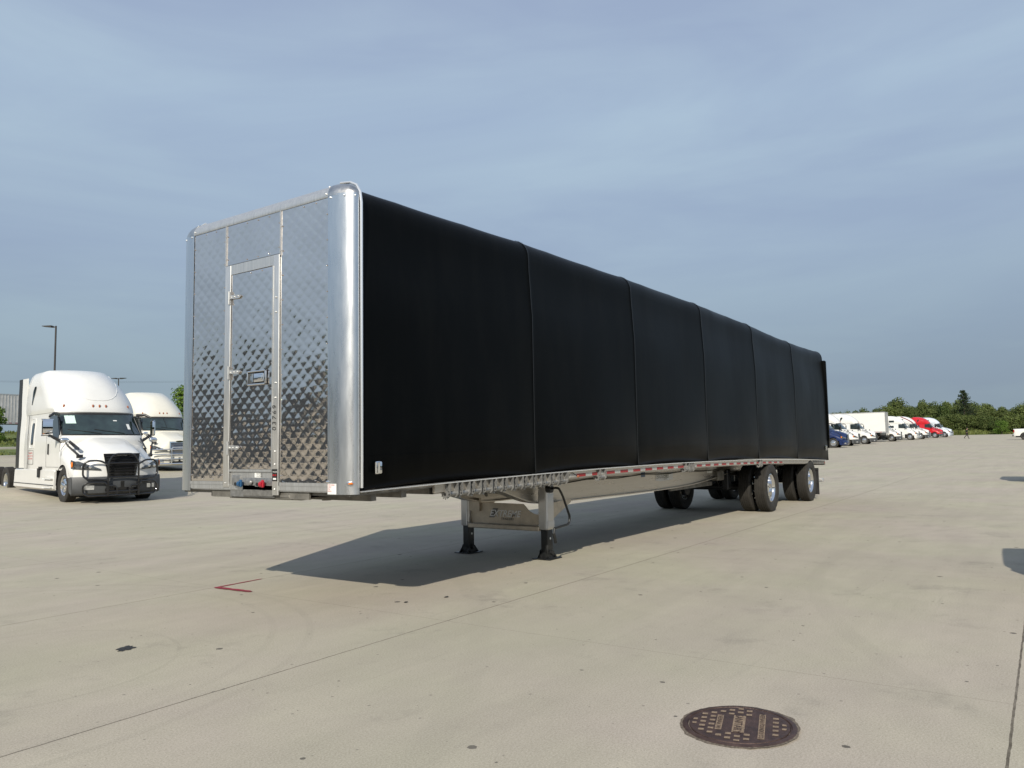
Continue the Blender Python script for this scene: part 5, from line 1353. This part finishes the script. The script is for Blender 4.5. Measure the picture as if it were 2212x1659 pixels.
for k in range(22):  # second added tree belt, out of frame right, darkens low reflections on the tarp
    i = random.randrange(4); place_tree(i, 8 + k*6.5 + random.uniform(-1, 1), -62 + random.uniform(-3, 3) - k*1.2, 1.5, 1.25, random.uniform(0, 6), 'added unseen tree behind the camera, mirrored in the polished wall', 'added trees mirrored in the polished wall')

# ------------------------------------------------------------------ grass tufts (far strip and left bank)
def tufts(regions, seed, nm):
    random.seed(seed); mb = MB()
    for (x0, x1, y0, y1, n, hgt) in regions:
        for _ in range(n):
            x = random.uniform(x0, x1); y = random.uniform(y0, y1)
            z = terrain(x, y); hh = hgt*random.uniform(.5, 1.2)*(1 + .5*math.sin(x*.5 + y*.37)); w = hh*.35; a = random.uniform(0, 6.28)
            ca, sa = math.cos(a)*w, math.sin(a)*w; lx, ly = random.uniform(-.3, .3)*hh, random.uniform(-.3, .3)*hh
            mb.add([(x - ca, y - sa, z), (x + ca, y + sa, z), (x + lx + ca*.4, y + ly + sa*.4, z + hh), (x + lx - ca*.6, y + ly - sa*.6, z + hh*.85)], [(0, 1, 2, 3)])
    tag(mb.build(nm, M['grass'], smooth=False), 'rough meadow grass between the yard edge and the wood', 'grass', kind='stuff')
tufts([(206.3, 214, -14, 48, 9000, .75), (206.2, 208, -14, 48, 2500, .5)], 4, 'grass')
tufts([(5, 60, 61.3, 65, 5000, .16), (5, 60, 66, 80, 12000, .20)], 6, 'grass')
for o in COL.objects:
    if o.name.startswith('grass.'): o['label'] = 'mown grass on the bank at the left below the silver trailers'

# ------------------------------------------------------------------ walking person
def person(loc, yaw):
    T = thing('person', 'person in dark jacket and trousers walking across the yard towards the far pickup', 'person', loc, yaw)
    def skin(name, verts, edges, mt, root=0, sub=1):
        me = bpy.data.meshes.new(name); me.from_pydata([v[0] for v in verts], edges, []); o = bpy.data.objects.new(name, me); COL.objects.link(o)
        md = o.modifiers.new('skin', 'SKIN'); me.update()
        if not me.skin_vertices:
            bpy.context.view_layer.objects.active = o; bpy.ops.object.mode_set(mode='OBJECT')
        sv = me.skin_vertices[0].data
        for i, v in enumerate(verts):
            r = v[1]; sv[i].radius = r if isinstance(r, tuple) else (r, r); sv[i].use_root = (i == root)
        s = o.modifiers.new('sub', 'SUBSURF'); s.levels = sub; s.render_levels = sub
        dg = bpy.context.evaluated_depsgraph_get(); dg.update(); e = o.evaluated_get(dg)
        nm = bpy.data.meshes.new_from_object(e); nm.name = name; bpy.data.objects.remove(o)
        nm.materials.clear(); nm.materials.append(mt); nm.polygons.foreach_set('use_smooth', [True]*len(nm.polygons))
        o2 = bpy.data.objects.new(name, nm); COL.objects.link(o2); o2.parent = T; return o2
    # x forward, y left; striding: right leg back, left leg forward
    J = [((0, 0, .93), (.13, .10)), ((.01, 0, 1.10), (.13, .09)), ((.03, 0, 1.30), (.15, .10)), ((.05, 0, 1.44), (.10, .07)), ((.07, 0, 1.50), (.05, .05)), ((.09, 0, 1.56), (.07, .075)), ((.10, 0, 1.66), (.08, .10)), ((.10, 0, 1.74), (.06, .075)),
         ((.03, .18, 1.40), .055), ((-.02, .24, 1.16), .042), ((.16, .26, .98), .033), ((.22, .25, .95), .03),
         ((.05, -.18, 1.40), .055), ((-.10, -.24, 1.16), .042), ((-.16, -.22, .92), .033), ((-.16, -.22, .86), .03),
         ((.03, .10, .88), .085), ((.20, .10, .50), .058), ((.26, .10, .12), .040), ((.40, .10, .05), .035),
         ((-.03, -.10, .88), .085), ((-.16, -.10, .50), .058), ((-.50, -.10, .20), .040), ((-.42, -.10, .06), .035)]
    E_ = [(0, 1), (1, 2), (2, 3), (3, 4), (4, 5), (5, 6), (6, 7), (2, 8), (8, 9), (9, 10), (10, 11), (2, 12), (12, 13), (13, 14), (14, 15), (0, 16), (16, 17), (17, 18), (18, 19), (0, 20), (20, 21), (21, 22), (22, 23)]
    body = skin('body', J, E_, M['skin'])
    def fat(idx, k): return [(J[i][0], tuple(r*k for r in J[i][1]) if isinstance(J[i][1], tuple) else J[i][1]*k) for i in idx]
    a = fat([0, 1, 2, 3, 8, 9, 10, 12, 13, 14], 1.28); skin('jacket', a, [(0, 1), (1, 2), (2, 3), (2, 4), (4, 5), (5, 6), (2, 7), (7, 8), (8, 9)], M['cloth'])
    a = fat([0, 16, 17, 18, 20, 21, 22], 1.25); skin('trousers', a, [(0, 1), (1, 2), (2, 3), (0, 4), (4, 5), (5, 6)], M['jeans'])
    for i0, i1 in ((18, 19), (22, 23)):
        p, q = Vector(J[i0][0]), Vector(J[i1][0])
        mb = MB(); base = Vector((p.x, p.y, max(.04, q.z)))
        mb.tube([p + Vector((-.02, 0, -.02)), (p + q)/2 + Vector((0, 0, -.02)), q + Vector((.06, 0, 0))], [.055, .055, .04], n=8); mb.build('shoe', M['inkblk'], T)
    mb = MB(); mb.ball((.08, 0, 1.70), .115, n=12, sc=(1.0, .85, .95)); mb.ball((.03, 0, 1.63), .085, n=10, sc=(.8, .9, 1.1)); mb.build('hair', M['hair'], T)
    mb = MB(); mb.ball((.195, 0, 1.62), .017, n=6); mb.build('nose', M['skin'], body)
    return T
bx_, by_ = bearing(2081.5)
px_, py_ = -4.65 + 125*bx_, -4.93 + 125*by_
person((px_, py_, terrain(px_, py_)), math.atan2(-.82, .57))
